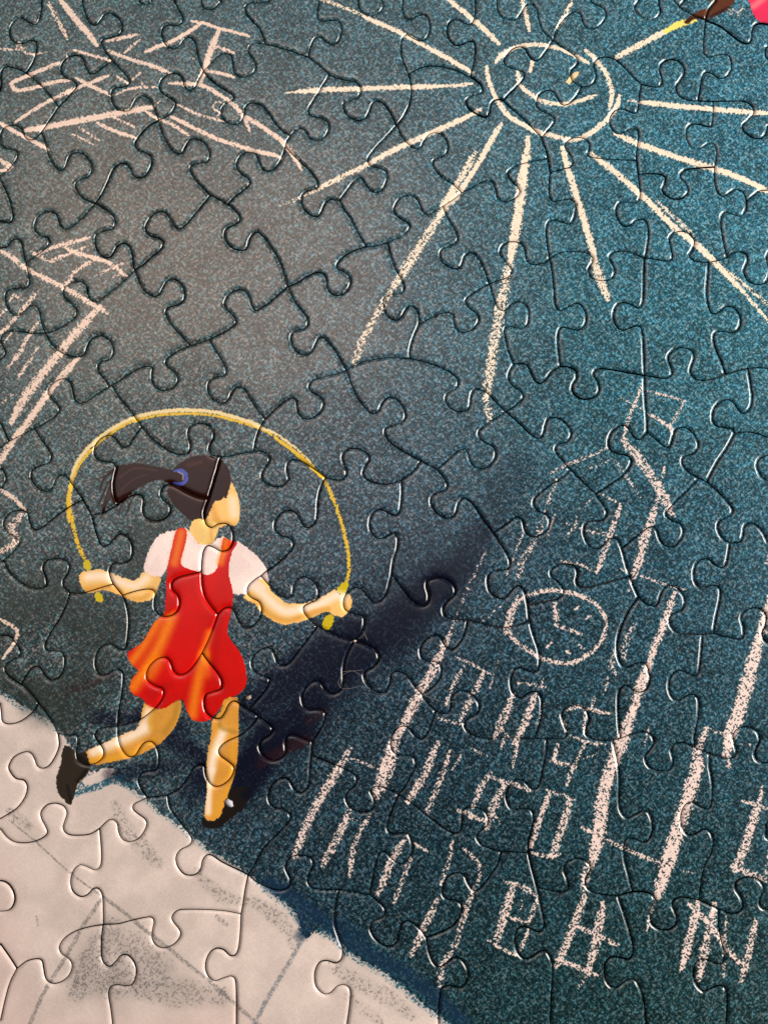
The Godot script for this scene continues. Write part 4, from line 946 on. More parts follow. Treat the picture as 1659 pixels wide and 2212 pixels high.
	cut(148, 123, [442, 287, 481, 279, 520, 272, 546, 260, 552, 241, 535, 217, 516, 200, 516, 181, 536, 165, 565, 161, 589, 169, 598, 190, 593, 215, 603, 231, 627, 234, 680, 219, 758, 199])
	cut(148, 147, [442, 287, 446, 335])
	cut(147, 151, [446, 335, 457, 377, 471, 420, 475, 453, 470, 482, 455, 491, 434, 486, 412, 476, 396, 484, 386, 512, 388, 543, 402, 564, 421, 566, 442, 552, 464, 551, 478, 571, 477, 613, 467, 655, 454, 689])
	cut(123, 155, [758, 199, 772, 234, 784, 262])
	cut(155, 156, [784, 262, 804, 282, 828, 291, 843, 279, 856, 246, 873, 229, 900, 234, 921, 258, 925, 282, 912, 303, 887, 313, 875, 330, 881, 354, 902, 373, 940, 377, 976, 376])
	cut(156, 157, [976, 376, 1009, 374])
	cut(157, 158, [1009, 374, 1050, 385, 1084, 391, 1101, 382, 1102, 354, 1096, 330, 1107, 308, 1134, 296, 1160, 301, 1174, 320, 1170, 349, 1159, 373, 1165, 394, 1177, 404])
	cut(157, 119, [1009, 374, 1019, 325, 1033, 272, 1035, 239, 1018, 227, 992, 231, 967, 229, 956, 205, 960, 171, 978, 149, 1002, 146, 1026, 166, 1047, 172, 1060, 152, 1072, 96])
	cut(156, 159, [976, 376, 970, 425, 963, 477, 952, 501, 933, 498, 908, 486, 888, 489, 871, 510, 867, 543, 878, 569, 897, 575, 919, 562, 943, 559, 956, 576, 953, 623, 941, 674, 937, 716])
	cut(155, 160, [784, 262, 755, 301, 730, 349, 716, 392, 715, 439, 726, 470, 745, 475, 772, 463, 796, 465, 809, 491, 808, 524, 791, 548, 767, 550, 743, 534, 727, 534, 715, 552, 711, 595, 712, 646, 715, 689])
	cut(151, 161, [454, 689, 493, 691])
	cut(161, 162, [493, 691, 530, 690, 549, 685, 554, 665, 543, 637, 541, 611, 561, 594, 589, 592, 615, 609, 622, 634, 612, 658, 613, 679, 634, 692, 668, 696, 692, 694])
	cut(162, 160, [692, 694, 715, 689])
	cut(160, 159, [715, 689, 749, 676, 782, 669, 808, 679, 817, 699, 802, 723, 789, 743, 796, 769, 817, 781, 845, 785, 866, 776, 873, 753, 868, 725, 878, 706, 900, 701, 919, 706, 937, 716])
	cut(159, 163, [937, 716, 984, 734])
	cut(163, 164, [984, 734, 1021, 746, 1050, 746, 1065, 730, 1057, 697, 1058, 674, 1077, 658, 1106, 655, 1131, 669, 1137, 695, 1122, 725, 1123, 750, 1144, 760, 1160, 760])
	cut(161, 165, [493, 691, 489, 734, 480, 772, 471, 813, 459, 836, 440, 834, 421, 815, 398, 812, 378, 827, 367, 854, 373, 884, 387, 898, 413, 896, 439, 898, 449, 918, 442, 955, 432, 991, 432, 1024])
	cut(162, 166, [692, 694, 700, 734, 707, 772, 709, 818, 706, 868, 711, 905, 730, 923, 754, 912, 780, 900, 798, 914, 804, 946, 796, 978, 777, 993, 749, 984, 728, 982, 716, 1000, 717, 1041, 729, 1091, 737, 1135])
	cut(163, 167, [984, 734, 982, 772, 988, 822, 983, 877, 973, 896, 950, 889, 924, 876, 903, 886, 890, 914, 893, 950, 909, 971, 930, 969, 956, 956, 977, 964, 984, 991, 975, 1027, 957, 1059, 944, 1104, 935, 1159])
	cut(168, 169, [-1149, 955, -1129, 978, -1105, 992, -1072, 995, -1035, 987, -1009, 969, -1013, 950, -1028, 923, -1029, 903, -1011, 884, -985, 880, -961, 889, -951, 909, -957, 932, -961, 953, -946, 970, -913, 973, -880, 969, -852, 953])
	cut(169, 144, [-852, 953, -830, 932, -814, 928, -799, 939, -794, 964, -779, 987, -755, 991, -730, 978, -712, 948, -715, 928, -737, 912, -753, 898, -752, 884, -733, 873, -712, 864])
	cut(144, 143, [-712, 864, -682, 861, -651, 857])
	cut(143, 153, [-651, 857, -641, 896, -614, 932, -587, 964, -574, 987, -584, 1003, -609, 1016, -621, 1037, -615, 1064, -594, 1086, -566, 1088, -547, 1073, -541, 1046, -529, 1031, -513, 1032, -485, 1050, -447, 1068, -405, 1087])
	cut(153, 170, [-405, 1087, -413, 1127, -419, 1171, -424, 1199])
	cut(170, 171, [-424, 1199, -425, 1243, -429, 1291, -438, 1314, -454, 1317, -475, 1300, -498, 1297, -516, 1311, -526, 1340, -520, 1371, -499, 1388, -473, 1380, -450, 1375, -437, 1388, -433, 1437, -432, 1506])
	cut(153, 172, [-405, 1087, -386, 1102, -359, 1118, -326, 1129, -298, 1129, -282, 1118, -280, 1097, -292, 1073, -292, 1050, -274, 1034, -243, 1031, -218, 1039, -211, 1059, -224, 1086, -226, 1109, -212, 1124, -177, 1129, -133, 1129])
	cut(172, 173, [-133, 1129, -88, 1136, -44, 1145])
	cut(170, 174, [-424, 1199, -468, 1191, -519, 1187, -580, 1186, -612, 1189, -628, 1205, -625, 1220, -606, 1243, -602, 1260, -619, 1283, -647, 1295, -672, 1289, -685, 1269, -685, 1243, -681, 1223, -688, 1209, -709, 1209, -751, 1218, -788, 1227, -831, 1229])
	cut(169, 174, [-852, 953, -847, 991, -843, 1037, -847, 1064, -863, 1073, -886, 1064, -908, 1059, -926, 1075, -933, 1104, -926, 1133, -904, 1149, -883, 1145, -865, 1127, -849, 1127, -837, 1145, -833, 1185, -831, 1229])
	cut(174, 175, [-831, 1229, -871, 1235, -912, 1247, -944, 1267, -959, 1291, -952, 1311, -928, 1327, -919, 1347, -928, 1373, -951, 1391, -976, 1395, -995, 1382, -1003, 1353, -1009, 1331, -1025, 1326, -1055, 1333, -1082, 1353])
	cut(175, 176, [-1082, 1353, -1104, 1322, -1133, 1285])
	cut(175, 177, [-1082, 1353, -1101, 1393, -1114, 1445, -1124, 1498])
	cut(174, 178, [-831, 1229, -835, 1269, -833, 1318, -823, 1340, -807, 1347, -791, 1333, -776, 1316, -755, 1316, -736, 1336, -729, 1362, -736, 1391, -754, 1402, -787, 1399, -805, 1406, -809, 1428, -801, 1467, -795, 1506])
	cut(172, 181, [-133, 1129, -144, 1171, -146, 1225, -134, 1265, -123, 1296, -125, 1325, -143, 1338, -171, 1331, -192, 1338, -204, 1366, -200, 1402, -179, 1423, -159, 1421, -138, 1402, -115, 1399, -99, 1415, -101, 1458, -108, 1506])
	cut(173, 154, [-44, 1145, -35, 1100, -25, 1055, -14, 1025, 5, 1023, 28, 1046, 52, 1055, 75, 1037, 84, 1005, 75, 973, 52, 966, 24, 969, 10, 955, 14, 923, 28, 887, 44, 855])
	cut(173, 182, [-44, 1145, -14, 1167, 3, 1187, -4, 1207, -32, 1218, -42, 1236, -30, 1265, -4, 1287, 19, 1291, 37, 1278, 44, 1247, 54, 1225, 75, 1220, 100, 1236, 125, 1266])
	cut(182, 183, [125, 1266, 163, 1252, 200, 1234, 223, 1207, 231, 1180, 217, 1162, 187, 1158, 173, 1140, 178, 1109, 196, 1086, 220, 1082, 241, 1091, 252, 1115, 268, 1133, 289, 1122, 318, 1086, 339, 1055, 350, 1020])
	cut(183, 154, [350, 1020, 319, 1013, 291, 1000, 277, 978, 287, 960, 308, 944, 311, 919, 297, 900, 269, 892, 240, 896, 233, 914, 233, 946, 221, 966, 197, 964, 169, 946, 127, 914, 80, 877, 44, 855])
	cut(183, 165, [350, 1020, 388, 1022, 432, 1024])
	cut(182, 184, [125, 1266, 132, 1305, 146, 1338, 164, 1349, 185, 1336, 208, 1322, 231, 1331, 246, 1358, 242, 1388, 226, 1406, 199, 1402, 173, 1404, 164, 1423, 159, 1463, 159, 1506])
	cut(165, 185, [432, 1024, 443, 1073, 456, 1123])
	cut(185, 186, [456, 1123, 464, 1167, 473, 1212, 472, 1238, 458, 1251, 435, 1243, 412, 1235, 393, 1245, 387, 1272, 394, 1305, 413, 1326, 433, 1322, 457, 1307, 478, 1305, 493, 1327, 497, 1362, 492, 1415, 486, 1506])
	cut(185, 187, [456, 1123, 497, 1132, 530, 1136, 546, 1127, 545, 1100, 536, 1073, 546, 1050, 572, 1040, 600, 1046, 616, 1064, 608, 1086, 598, 1109, 607, 1127, 632, 1140, 665, 1145, 695, 1146])
	cut(187, 166, [695, 1146, 737, 1135])
	cut(166, 167, [737, 1135, 772, 1136, 798, 1145, 804, 1160, 792, 1180, 787, 1203, 795, 1229, 822, 1244, 850, 1240, 867, 1220, 864, 1194, 855, 1171, 865, 1156, 888, 1151, 935, 1159])
	cut(167, 188, [935, 1159, 993, 1185])
	cut(188, 189, [993, 1185, 1022, 1196, 1045, 1196, 1064, 1180, 1061, 1153, 1046, 1127, 1049, 1106, 1073, 1095, 1101, 1095, 1123, 1109, 1129, 1131, 1114, 1158, 1120, 1180, 1141, 1187])
	cut(187, 190, [695, 1146, 708, 1185, 725, 1243, 735, 1291, 732, 1316, 718, 1327, 693, 1322, 667, 1322, 650, 1344, 652, 1380, 667, 1404, 688, 1404, 714, 1386, 737, 1384, 752, 1406, 763, 1450, 768, 1506])
	cut(188, 191, [993, 1185, 990, 1229, 995, 1269, 1003, 1305, 1000, 1333, 986, 1340, 960, 1332, 935, 1326, 916, 1342, 910, 1371, 919, 1397, 939, 1417, 957, 1410, 983, 1401, 1004, 1408, 1007, 1445, 1002, 1506])
	cut(0, 194, [-1135, -1705, -1132, -1748, -1139, -1792])
	cut(10, 195, [-1000, -1705, -997, -1753, -1003, -1792])
	cut(14, 196, [-695, -1705, -695, -1750, -698, -1792])
	cut(26, 197, [-382, -1705, -379, -1752, -383, -1792])
	cut(29, 198, [-215, -1705, -212, -1748, -216, -1792])
	cut(34, 199, [63, -1705, 67, -1748, 63, -1792])
	cut(43, 200, [302, -1705, 301, -1745, 303, -1792])
	cut(55, 201, [374, -1705, 379, -1750, 375, -1792])
	cut(56, 202, [684, -1705, 690, -1743, 687, -1792])
	cut(63, 203, [960, -1705, 958, -1747, 963, -1792])
	cut(62, 204, [994, -1705, 997, -1743, 997, -1792])
	cut(64, 205, [1100, -1705, 1104, -1752, 1104, -1792])
	cut(65, 206, [1268, -1624, 1308, -1624, 1348, -1624])
	cut(54, 207, [1251, -1266, 1291, -1261, 1331, -1266])
	cut(73, 208, [1241, -1049, 1279, -1052, 1320, -1049])
	cut(75, 209, [1235, -841, 1274, -840, 1313, -841])
	cut(112, 210, [1214, -458, 1257, -457, 1291, -458])
	cut(114, 211, [1204, -235, 1239, -231, 1280, -235])
	cut(120, 212, [1188, 93, 1226, 95, 1264, 93])
	cut(158, 213, [1177, 404, 1214, 401, 1252, 404])
	cut(164, 214, [1160, 760, 1199, 762, 1234, 760])
	cut(189, 215, [1141, 1187, 1174, 1187, 1213, 1187])
	cut(191, 216, [1002, 1506, 999, 1537, 999, 1574])
	cut(190, 217, [768, 1506, 764, 1544, 766, 1574])
	cut(186, 218, [486, 1506, 489, 1539, 485, 1574])
	cut(184, 219, [159, 1506, 161, 1536, 158, 1574])
	cut(181, 220, [-108, 1506, -104, 1540, -107, 1574])
	cut(171, 221, [-432, 1506, -428, 1538, -431, 1574])
	cut(178, 222, [-795, 1506, -795, 1538, -793, 1574])
	cut(177, 223, [-1124, 1498, -1155, 1497, -1195, 1498])
	cut(176, 224, [-1133, 1285, -1169, 1289, -1206, 1285])
	cut(168, 225, [-1149, 955, -1181, 954, -1222, 955])
	cut(133, 226, [-1150, 925, -1188, 928, -1223, 925])
	cut(134, 227, [-1166, 585, -1207, 584, -1240, 585])
	cut(130, 228, [-1175, 380, -1209, 384, -1250, 380])
	cut(126, 229, [-1186, 155, -1226, 151, -1261, 155])
	cut(84, 230, [-1202, -205, -1238, -204, -1279, -205])
	cut(85, 231, [-1206, -283, -1247, -283, -1283, -283])
	cut(77, 232, [-1215, -487, -1258, -485, -1293, -487])
	cut(21, 233, [-1232, -855, -1271, -853, -1311, -855])
	cut(7, 234, [-1236, -944, -1280, -942, -1315, -944])
	cut(6, 235, [-1251, -1093, -1292, -1093, -1330, -1093])
	cut(2, 236, [-1257, -1388, -1298, -1387, -1337, -1388])
	cut(194, 195, [-1139, -1792, -1003, -1792])
	cut(195, 196, [-1003, -1792, -848, -1781, -816, -1775, -807, -1747, -811, -1705, -798, -1695, -783, -1696, -770, -1705, -776, -1747, -769, -1775, -738, -1781, -698, -1792])
	cut(196, 197, [-698, -1792, -642, -1781, -610, -1775, -602, -1747, -606, -1705, -600, -1685, -585, -1674, -564, -1678, -546, -1696, -541, -1705, -547, -1747, -540, -1775, -508, -1781, -383, -1792])
	cut(197, 198, [-383, -1792, -333, -1791, -318, -1796, -317, -1809, -332, -1824, -329, -1846, -299, -1860, -269, -1846, -265, -1824, -280, -1809, -279, -1796, -264, -1791, -216, -1792])
	cut(198, 199, [-216, -1792, -120, -1781, -88, -1775, -80, -1747, -86, -1705, -83, -1680, -65, -1657, -41, -1654, -15, -1666, -2, -1688, -8, -1705, -13, -1747, -5, -1775, 27, -1781, 63, -1792])
	cut(199, 200, [63, -1792, 152, -1791, 167, -1796, 167, -1809, 153, -1824, 157, -1846, 187, -1860, 216, -1846, 219, -1824, 205, -1809, 206, -1796, 221, -1791, 303, -1792])
	cut(200, 201, [303, -1792, 375, -1792])
	cut(201, 202, [375, -1792, 480, -1791, 495, -1796, 496, -1809, 482, -1824, 485, -1846, 516, -1860, 545, -1846, 548, -1824, 534, -1809, 534, -1796, 549, -1791, 687, -1792])
	cut(202, 203, [687, -1792, 811, -1781, 843, -1775, 850, -1747, 843, -1705, 828, -1682, 842, -1657, 870, -1639, 898, -1644, 915, -1666, 910, -1694, 911, -1705, 907, -1747, 916, -1775, 948, -1781, 963, -1792])
	cut(203, 204, [963, -1792, 997, -1792])
	cut(204, 205, [997, -1792, 1104, -1792])
	cut(205, 206, [1104, -1792, 1357, -1792, 1348, -1624])
	cut(206, 207, [1348, -1624, 1336, -1580, 1329, -1547, 1303, -1539, 1264, -1544, 1256, -1526, 1262, -1503, 1301, -1508, 1327, -1500, 1330, -1467, 1331, -1266])
	cut(207, 208, [1331, -1266, 1327, -1200, 1331, -1184, 1342, -1184, 1357, -1198, 1377, -1195, 1387, -1164, 1373, -1134, 1353, -1131, 1340, -1145, 1329, -1144, 1323, -1129, 1320, -1049])
	cut(208, 209, [1320, -1049, 1318, -991, 1321, -975, 1333, -975, 1347, -989, 1367, -987, 1378, -956, 1365, -926, 1345, -923, 1332, -937, 1320, -936, 1315, -921, 1313, -841])
	cut(209, 210, [1313, -841, 1304, -688, 1307, -673, 1318, -672, 1333, -686, 1352, -683, 1363, -653, 1349, -624, 1329, -621, 1316, -635, 1305, -634, 1300, -620, 1291, -458])
	cut(210, 211, [1291, -458, 1287, -380, 1290, -366, 1301, -365, 1316, -379, 1335, -376, 1345, -347, 1332, -318, 1312, -315, 1300, -328, 1288, -328, 1283, -313, 1280, -235])
	cut(211, 212, [1280, -235, 1269, -213, 1263, -183, 1238, -175, 1201, -180, 1176, -168, 1166, -148, 1174, -118, 1197, -99, 1234, -103, 1259, -96, 1262, -66, 1264, 93])
	cut(212, 213, [1264, 93, 1259, 203, 1263, 217, 1274, 217, 1287, 204, 1306, 207, 1317, 234, 1304, 262, 1285, 265, 1272, 252, 1261, 253, 1257, 267, 1252, 404])
	cut(213, 214, [1252, 404, 1243, 559, 1247, 572, 1258, 573, 1271, 560, 1290, 563, 1300, 590, 1287, 617, 1268, 620, 1256, 607, 1245, 608, 1240, 621, 1234, 760])
	cut(214, 215, [1234, 760, 1215, 907, 1209, 935, 1185, 941, 1149, 937, 1144, 957, 1147, 982, 1183, 978, 1206, 985, 1210, 1012, 1213, 1187])
	cut(215, 216, [1213, 1187, 1191, 1574, 999, 1574])
	cut(216, 217, [999, 1574, 913, 1573, 900, 1577, 899, 1587, 911, 1598, 907, 1615, 881, 1626, 855, 1615, 853, 1598, 866, 1587, 865, 1577, 852, 1573, 766, 1574])
	cut(217, 218, [766, 1574, 656, 1573, 642, 1577, 641, 1587, 654, 1598, 650, 1615, 624, 1626, 598, 1615, 596, 1598, 608, 1587, 608, 1577, 595, 1573, 485, 1574])
	cut(218, 219, [485, 1574, 348, 1573, 335, 1577, 334, 1587, 346, 1598, 343, 1615, 317, 1626, 291, 1615, 288, 1598, 301, 1587, 301, 1577, 287, 1573, 158, 1574])
	cut(219, 220, [158, 1574, 42, 1573, 29, 1577, 28, 1587, 41, 1598, 38, 1615, 12, 1626, -15, 1615, -17, 1598, -5, 1587, -6, 1577, -19, 1573, -107, 1574])
	cut(220, 221, [-107, 1574, -242, 1573, -255, 1577, -256, 1587, -243, 1598, -246, 1615, -272, 1626, -298, 1615, -301, 1598, -289, 1587, -290, 1577, -303, 1573, -431, 1574])
	cut(221, 222, [-431, 1574, -564, 1573, -577, 1577, -577, 1587, -564, 1598, -567, 1615, -593, 1626, -619, 1615, -622, 1598, -610, 1587, -611, 1577, -624, 1573, -793, 1574])
	cut(222, 223, [-793, 1574, -1191, 1574, -1195, 1498])
	cut(223, 224, [-1195, 1498, -1198, 1430, -1202, 1417, -1213, 1417, -1225, 1428, -1243, 1426, -1256, 1401, -1246, 1376, -1228, 1373, -1215, 1385, -1204, 1384, -1201, 1372, -1206, 1285])
	cut(224, 225, [-1206, 1285, -1199, 1221, -1196, 1194, -1173, 1187, -1138, 1191, -1110, 1185, -1097, 1162, -1101, 1136, -1118, 1113, -1142, 1104, -1177, 1109, -1200, 1102, -1206, 1075, -1222, 955])
	cut(225, 226, [-1222, 955, -1223, 925])
	cut(226, 227, [-1223, 925, -1230, 779, -1234, 766, -1245, 765, -1258, 778, -1276, 775, -1289, 748, -1279, 722, -1261, 719, -1247, 732, -1236, 731, -1233, 718, -1240, 585])
	cut(227, 228, [-1240, 585, -1243, 519, -1247, 505, -1258, 504, -1271, 517, -1290, 514, -1302, 487, -1292, 460, -1274, 457, -1260, 470, -1249, 470, -1246, 456, -1250, 380])
	cut(228, 229, [-1250, 380, -1254, 293, -1258, 279, -1270, 278, -1282, 291, -1301, 289, -1314, 261, -1304, 233, -1285, 231, -1271, 244, -1260, 243, -1257, 229, -1261, 155])
	cut(229, 230, [-1261, 155, -1261, -42, -1257, -71, -1233, -79, -1196, -74, -1187, -84, -1179, -103, -1184, -123, -1199, -136, -1236, -131, -1261, -138, -1267, -168, -1279, -205])
	cut(230, 231, [-1279, -205, -1283, -283])
	cut(231, 232, [-1283, -283, -1285, -351, -1290, -366, -1302, -366, -1314, -353, -1334, -356, -1347, -385, -1337, -414, -1318, -417, -1303, -403, -1292, -404, -1289, -418, -1293, -487])
	cut(232, 233, [-1293, -487, -1299, -630, -1304, -645, -1315, -646, -1328, -632, -1348, -635, -1362, -665, -1351, -694, -1332, -697, -1317, -683, -1306, -684, -1302, -699, -1311, -855])
	cut(233, 234, [-1311, -855, -1315, -944])
	cut(234, 235, [-1315, -944, -1330, -1093])
	cut(235, 236, [-1330, -1093, -1332, -1213, -1337, -1228, -1349, -1229, -1362, -1215, -1382, -1219, -1395, -1250, -1384, -1281, -1364, -1283, -1349, -1268, -1338, -1269, -1334, -1284, -1337, -1388])
	cut(236, 194, [-1337, -1388, -1357, -1792, -1139, -1792])
	cut(195, 237, [-1003, -1792, -1006, -1874, -1010, -1889, -1021, -1889, -1034, -1875, -1053, -1878, -1065, -1908, -1055, -1938, -1036, -1941, -1023, -1927, -1012, -1927, -1008, -1942, -1012, -2038])
	cut(196, 238, [-698, -1792, -700, -1874, -697, -1889, -686, -1889, -672, -1875, -654, -1878, -643, -1908, -655, -1938, -674, -1941, -687, -1927, -698, -1928, -702, -1943, -704, -2038])
	cut(197, 239, [-383, -1792, -385, -1892, -381, -1907, -370, -1908, -357, -1893, -338, -1897, -327, -1926, -339, -1956, -358, -1959, -371, -1945, -382, -1946, -386, -1961, -386, -2038])
	cut(198, 240, [-216, -1792, -217, -1889, -214, -1904, -203, -1905, -189, -1891, -171, -1894, -159, -1924, -171, -1953, -190, -1956, -203, -1942, -214, -1943, -218, -1958, -218, -2038])
	cut(199, 241, [63, -1792, 62, -1884, 67, -1899, 78, -1899, 91, -1885, 109, -1888, 121, -1918, 110, -1948, 91, -1951, 78, -1937, 67, -1938, 63, -1953, 63, -2038])
	cut(200, 242, [303, -1792, 304, -1865, 300, -1880, 289, -1881, 276, -1867, 257, -1870, 246, -1900, 258, -1929, 277, -1933, 290, -1919, 301, -1919, 305, -1934, 305, -2038])
	cut(202, 243, [687, -1792, 689, -1880, 686, -1895, 675, -1896, 661, -1882, 643, -1885, 632, -1914, 644, -1944, 663, -1947, 676, -1933, 687, -1934, 691, -1949, 693, -2038])
	cut(203, 244, [963, -1792, 966, -1892, 971, -1907, 982, -1907, 994, -1893, 1013, -1896, 1026, -1926, 1015, -1956, 996, -1959, 983, -1945, 972, -1945, 968, -1961, 972, -2038])
	cut(206, 245, [1348, -1624, 1431, -1624, 1445, -1628, 1446, -1639, 1434, -1653, 1438, -1673, 1466, -1686, 1492, -1673, 1494, -1653, 1481, -1639, 1480, -1628, 1494, -1624, 1574, -1624])
	cut(207, 246, [1331, -1266, 1420, -1267, 1434, -1262, 1434, -1251, 1420, -1238, 1422, -1218, 1448, -1207, 1476, -1218, 1480, -1238, 1468, -1251, 1469, -1262, 1483, -1267, 1553, -1266])
	cut(208, 247, [1320, -1049, 1406, -1050, 1420, -1046, 1419, -1035, 1406, -1021, 1408, -1002, 1434, -991, 1461, -1002, 1465, -1021, 1453, -1035, 1454, -1046, 1468, -1050, 1541, -1049])
	cut(209, 248, [1313, -841, 1393, -842, 1406, -838, 1406, -827, 1393, -814, 1395, -795, 1420, -783, 1447, -795, 1451, -814, 1439, -827, 1441, -838, 1454, -842, 1529, -841])
	cut(210, 249, [1291, -458, 1372, -458, 1386, -462, 1387, -472, 1375, -485, 1379, -503, 1405, -514, 1431, -503, 1433, -485, 1420, -472, 1420, -462, 1433, -458, 1507, -458])
	cut(211, 250, [1280, -235, 1357, -235, 1370, -238, 1371, -249, 1360, -261, 1363, -279, 1390, -290, 1415, -279, 1417, -261, 1404, -249, 1404, -238, 1417, -235, 1494, -235])
	cut(212, 251, [1264, 93, 1350, 93, 1363, 96, 1363, 107, 1350, 119, 1352, 136, 1377, 147, 1403, 136, 1407, 119, 1395, 107, 1396, 96, 1409, 93, 1475, 93])
	cut(213, 252, [1252, 404, 1337, 403, 1350, 407, 1350, 417, 1337, 429, 1339, 446, 1363, 456, 1389, 446, 1393, 429, 1381, 417, 1383, 407, 1395, 403, 1458, 404])
	cut(214, 253, [1234, 760, 1303, 760, 1316, 757, 1317, 747, 1306, 735, 1309, 719, 1335, 708, 1359, 719, 1361, 735, 1349, 747, 1349, 757, 1361, 760, 1437, 760])
	cut(215, 254, [1213, 1187, 1288, 1188, 1300, 1184, 1301, 1175, 1290, 1164, 1294, 1147, 1319, 1138, 1343, 1147, 1344, 1164, 1332, 1175, 1332, 1184, 1344, 1188, 1413, 1187])
	cut(216, 255, [999, 1574, 996, 1631, 999, 1643, 1009, 1643, 1021, 1632, 1037, 1635, 1046, 1657, 1035, 1680, 1019, 1682, 1008, 1672, 998, 1672, 994, 1683, 991, 1760])
	cut(217, 256, [766, 1574, 763, 1648, 766, 1659, 775, 1659, 787, 1649, 804, 1651, 813, 1674, 802, 1696, 786, 1699, 775, 1688, 765, 1688, 761, 1700, 760, 1760])
	cut(218, 257, [485, 1574, 484, 1651, 480, 1662, 470, 1663, 459, 1652, 443, 1654, 432, 1677, 442, 1700, 458, 1702, 470, 1691, 479, 1692, 483, 1703, 481, 1760])
	cut(219, 258, [158, 1574, 158, 1635, 155, 1647, 145, 1647, 134, 1636, 117, 1639, 107, 1661, 117, 1684, 134, 1686, 145, 1676, 155, 1676, 158, 1687, 157, 1760])
	cut(220, 259, [-107, 1574, -108, 1635, -104, 1646, -94, 1647, -83, 1636, -67, 1639, -57, 1661, -67, 1684, -83, 1686, -94, 1675, -104, 1676, -107, 1687, -107, 1760])
	cut(221, 260, [-431, 1574, -430, 1642, -426, 1653, -417, 1654, -406, 1643, -389, 1645, -379, 1668, -388, 1690, -405, 1693, -416, 1682, -426, 1683, -429, 1694, -427, 1760])
	cut(222, 261, [-793, 1574, -791, 1652, -787, 1663, -777, 1664, -766, 1653, -750, 1656, -739, 1678, -748, 1701, -764, 1703, -776, 1692, -786, 1693, -789, 1704, -786, 1760])
	cut(223, 262, [-1195, 1498, -1272, 1497, -1284, 1501, -1284, 1510, -1272, 1521, -1274, 1536, -1297, 1546, -1322, 1536, -1325, 1521, -1315, 1510, -1316, 1501, -1328, 1497, -1395, 1498])
	cut(224, 263, [-1206, 1285, -1275, 1285, -1288, 1282, -1289, 1273, -1278, 1262, -1281, 1246, -1306, 1236, -1330, 1246, -1332, 1262, -1320, 1273, -1320, 1282, -1332, 1285, -1407, 1285])
	cut(225, 264, [-1222, 955, -1301, 954, -1314, 958, -1314, 968, -1301, 979, -1303, 995, -1327, 1005, -1352, 995, -1356, 979, -1345, 968, -1346, 958, -1359, 954, -1426, 955])
	cut(227, 265, [-1240, 585, -1325, 585, -1338, 588, -1338, 598, -1325, 610, -1327, 627, -1351, 637, -1377, 627, -1381, 610, -1369, 598, -1370, 588, -1383, 585, -1447, 585])
	cut(228, 266, [-1250, 380, -1332, 380, -1345, 377, -1346, 367, -1335, 355, -1338, 338, -1364, 327, -1389, 338, -1391, 355, -1378, 367, -1378, 377, -1391, 380, -1459, 380])
	cut(229, 267, [-1261, 155, -1344, 156, -1357, 152, -1358, 142, -1347, 130, -1350, 112, -1376, 101, -1401, 112, -1403, 130, -1390, 142, -1390, 152, -1403, 156, -1472, 155])
	cut(230, 268, [-1279, -205, -1345, -205, -1358, -208, -1359, -219, -1347, -231, -1351, -249, -1377, -260, -1403, -249, -1404, -231, -1392, -219, -1392, -208, -1404, -205, -1492, -205])
	cut(232, 269, [-1293, -487, -1375, -487, -1389, -491, -1390, -501, -1378, -514, -1382, -532, -1409, -544, -1434, -532, -1436, -514, -1423, -501, -1423, -491, -1436, -487, -1509, -487])
	cut(233, 270, [-1311, -855, -1385, -856, -1398, -852, -1398, -841, -1385, -828, -1387, -809, -1413, -798, -1440, -809, -1443, -828, -1432, -841, -1433, -852, -1446, -856, -1530, -855])
	cut(235, 271, [-1330, -1093, -1413, -1094, -1426, -1090, -1426, -1079, -1413, -1065, -1415, -1046, -1441, -1035, -1468, -1046, -1472, -1065, -1460, -1079, -1461, -1090, -1475, -1094, -1543, -1093])
	cut(236, 272, [-1337, -1388, -1421, -1389, -1434, -1384, -1434, -1373, -1421, -1359, -1422, -1340, -1449, -1328, -1476, -1340, -1480, -1359, -1468, -1373, -1469, -1384, -1483, -1389, -1560, -1388])
	cut(194, 273, [-1139, -1792, -1142, -1877, -1146, -1892, -1157, -1893, -1170, -1879, -1189, -1882, -1202, -1912, -1191, -1942, -1173, -1945, -1159, -1931, -1148, -1931, -1145, -1946, -1149, -2038])
	cut(273, 237, [-1149, -2038, -1012, -2038])
	cut(237, 238, [-1012, -2038, -704, -2038])
	cut(238, 239, [-704, -2038, -386, -2038])
	cut(239, 240, [-386, -2038, -218, -2038])
	cut(240, 241, [-218, -2038, 63, -2038])
	cut(241, 242, [63, -2038, 305, -2038])
	cut(242, 243, [305, -2038, 693, -2038])
	cut(243, 244, [693, -2038, 972, -2038])
	cut(244, 245, [972, -2038, 1285, -2038, 1579, -2038, 1593, -2034, 1596, -2018, 1586, -1829, 1574, -1624])
	cut(245, 246, [1574, -1624, 1553, -1266])
	cut(246, 247, [1553, -1266, 1541, -1049])
	cut(247, 248, [1541, -1049, 1529, -841])
	cut(248, 249, [1529, -841, 1507, -458])
	cut(249, 250, [1507, -458, 1494, -235])
	cut(250, 251, [1494, -235, 1475, 93])
	cut(251, 252, [1475, 93, 1458, 404])
	cut(252, 253, [1458, 404, 1437, 760])
	cut(253, 254, [1437, 760, 1413, 1187])
	cut(254, 255, [1413, 1187, 1396, 1477, 1381, 1745, 1377, 1757, 1364, 1760, 1186, 1760, 991, 1760])
	cut(255, 256, [991, 1760, 760, 1760])
	cut(256, 257, [760, 1760, 481, 1760])
	cut(257, 258, [481, 1760, 157, 1760])
	cut(258, 259, [157, 1760, -107, 1760])
	cut(259, 260, [-107, 1760, -427, 1760])
	cut(260, 261, [-427, 1760, -786, 1760])
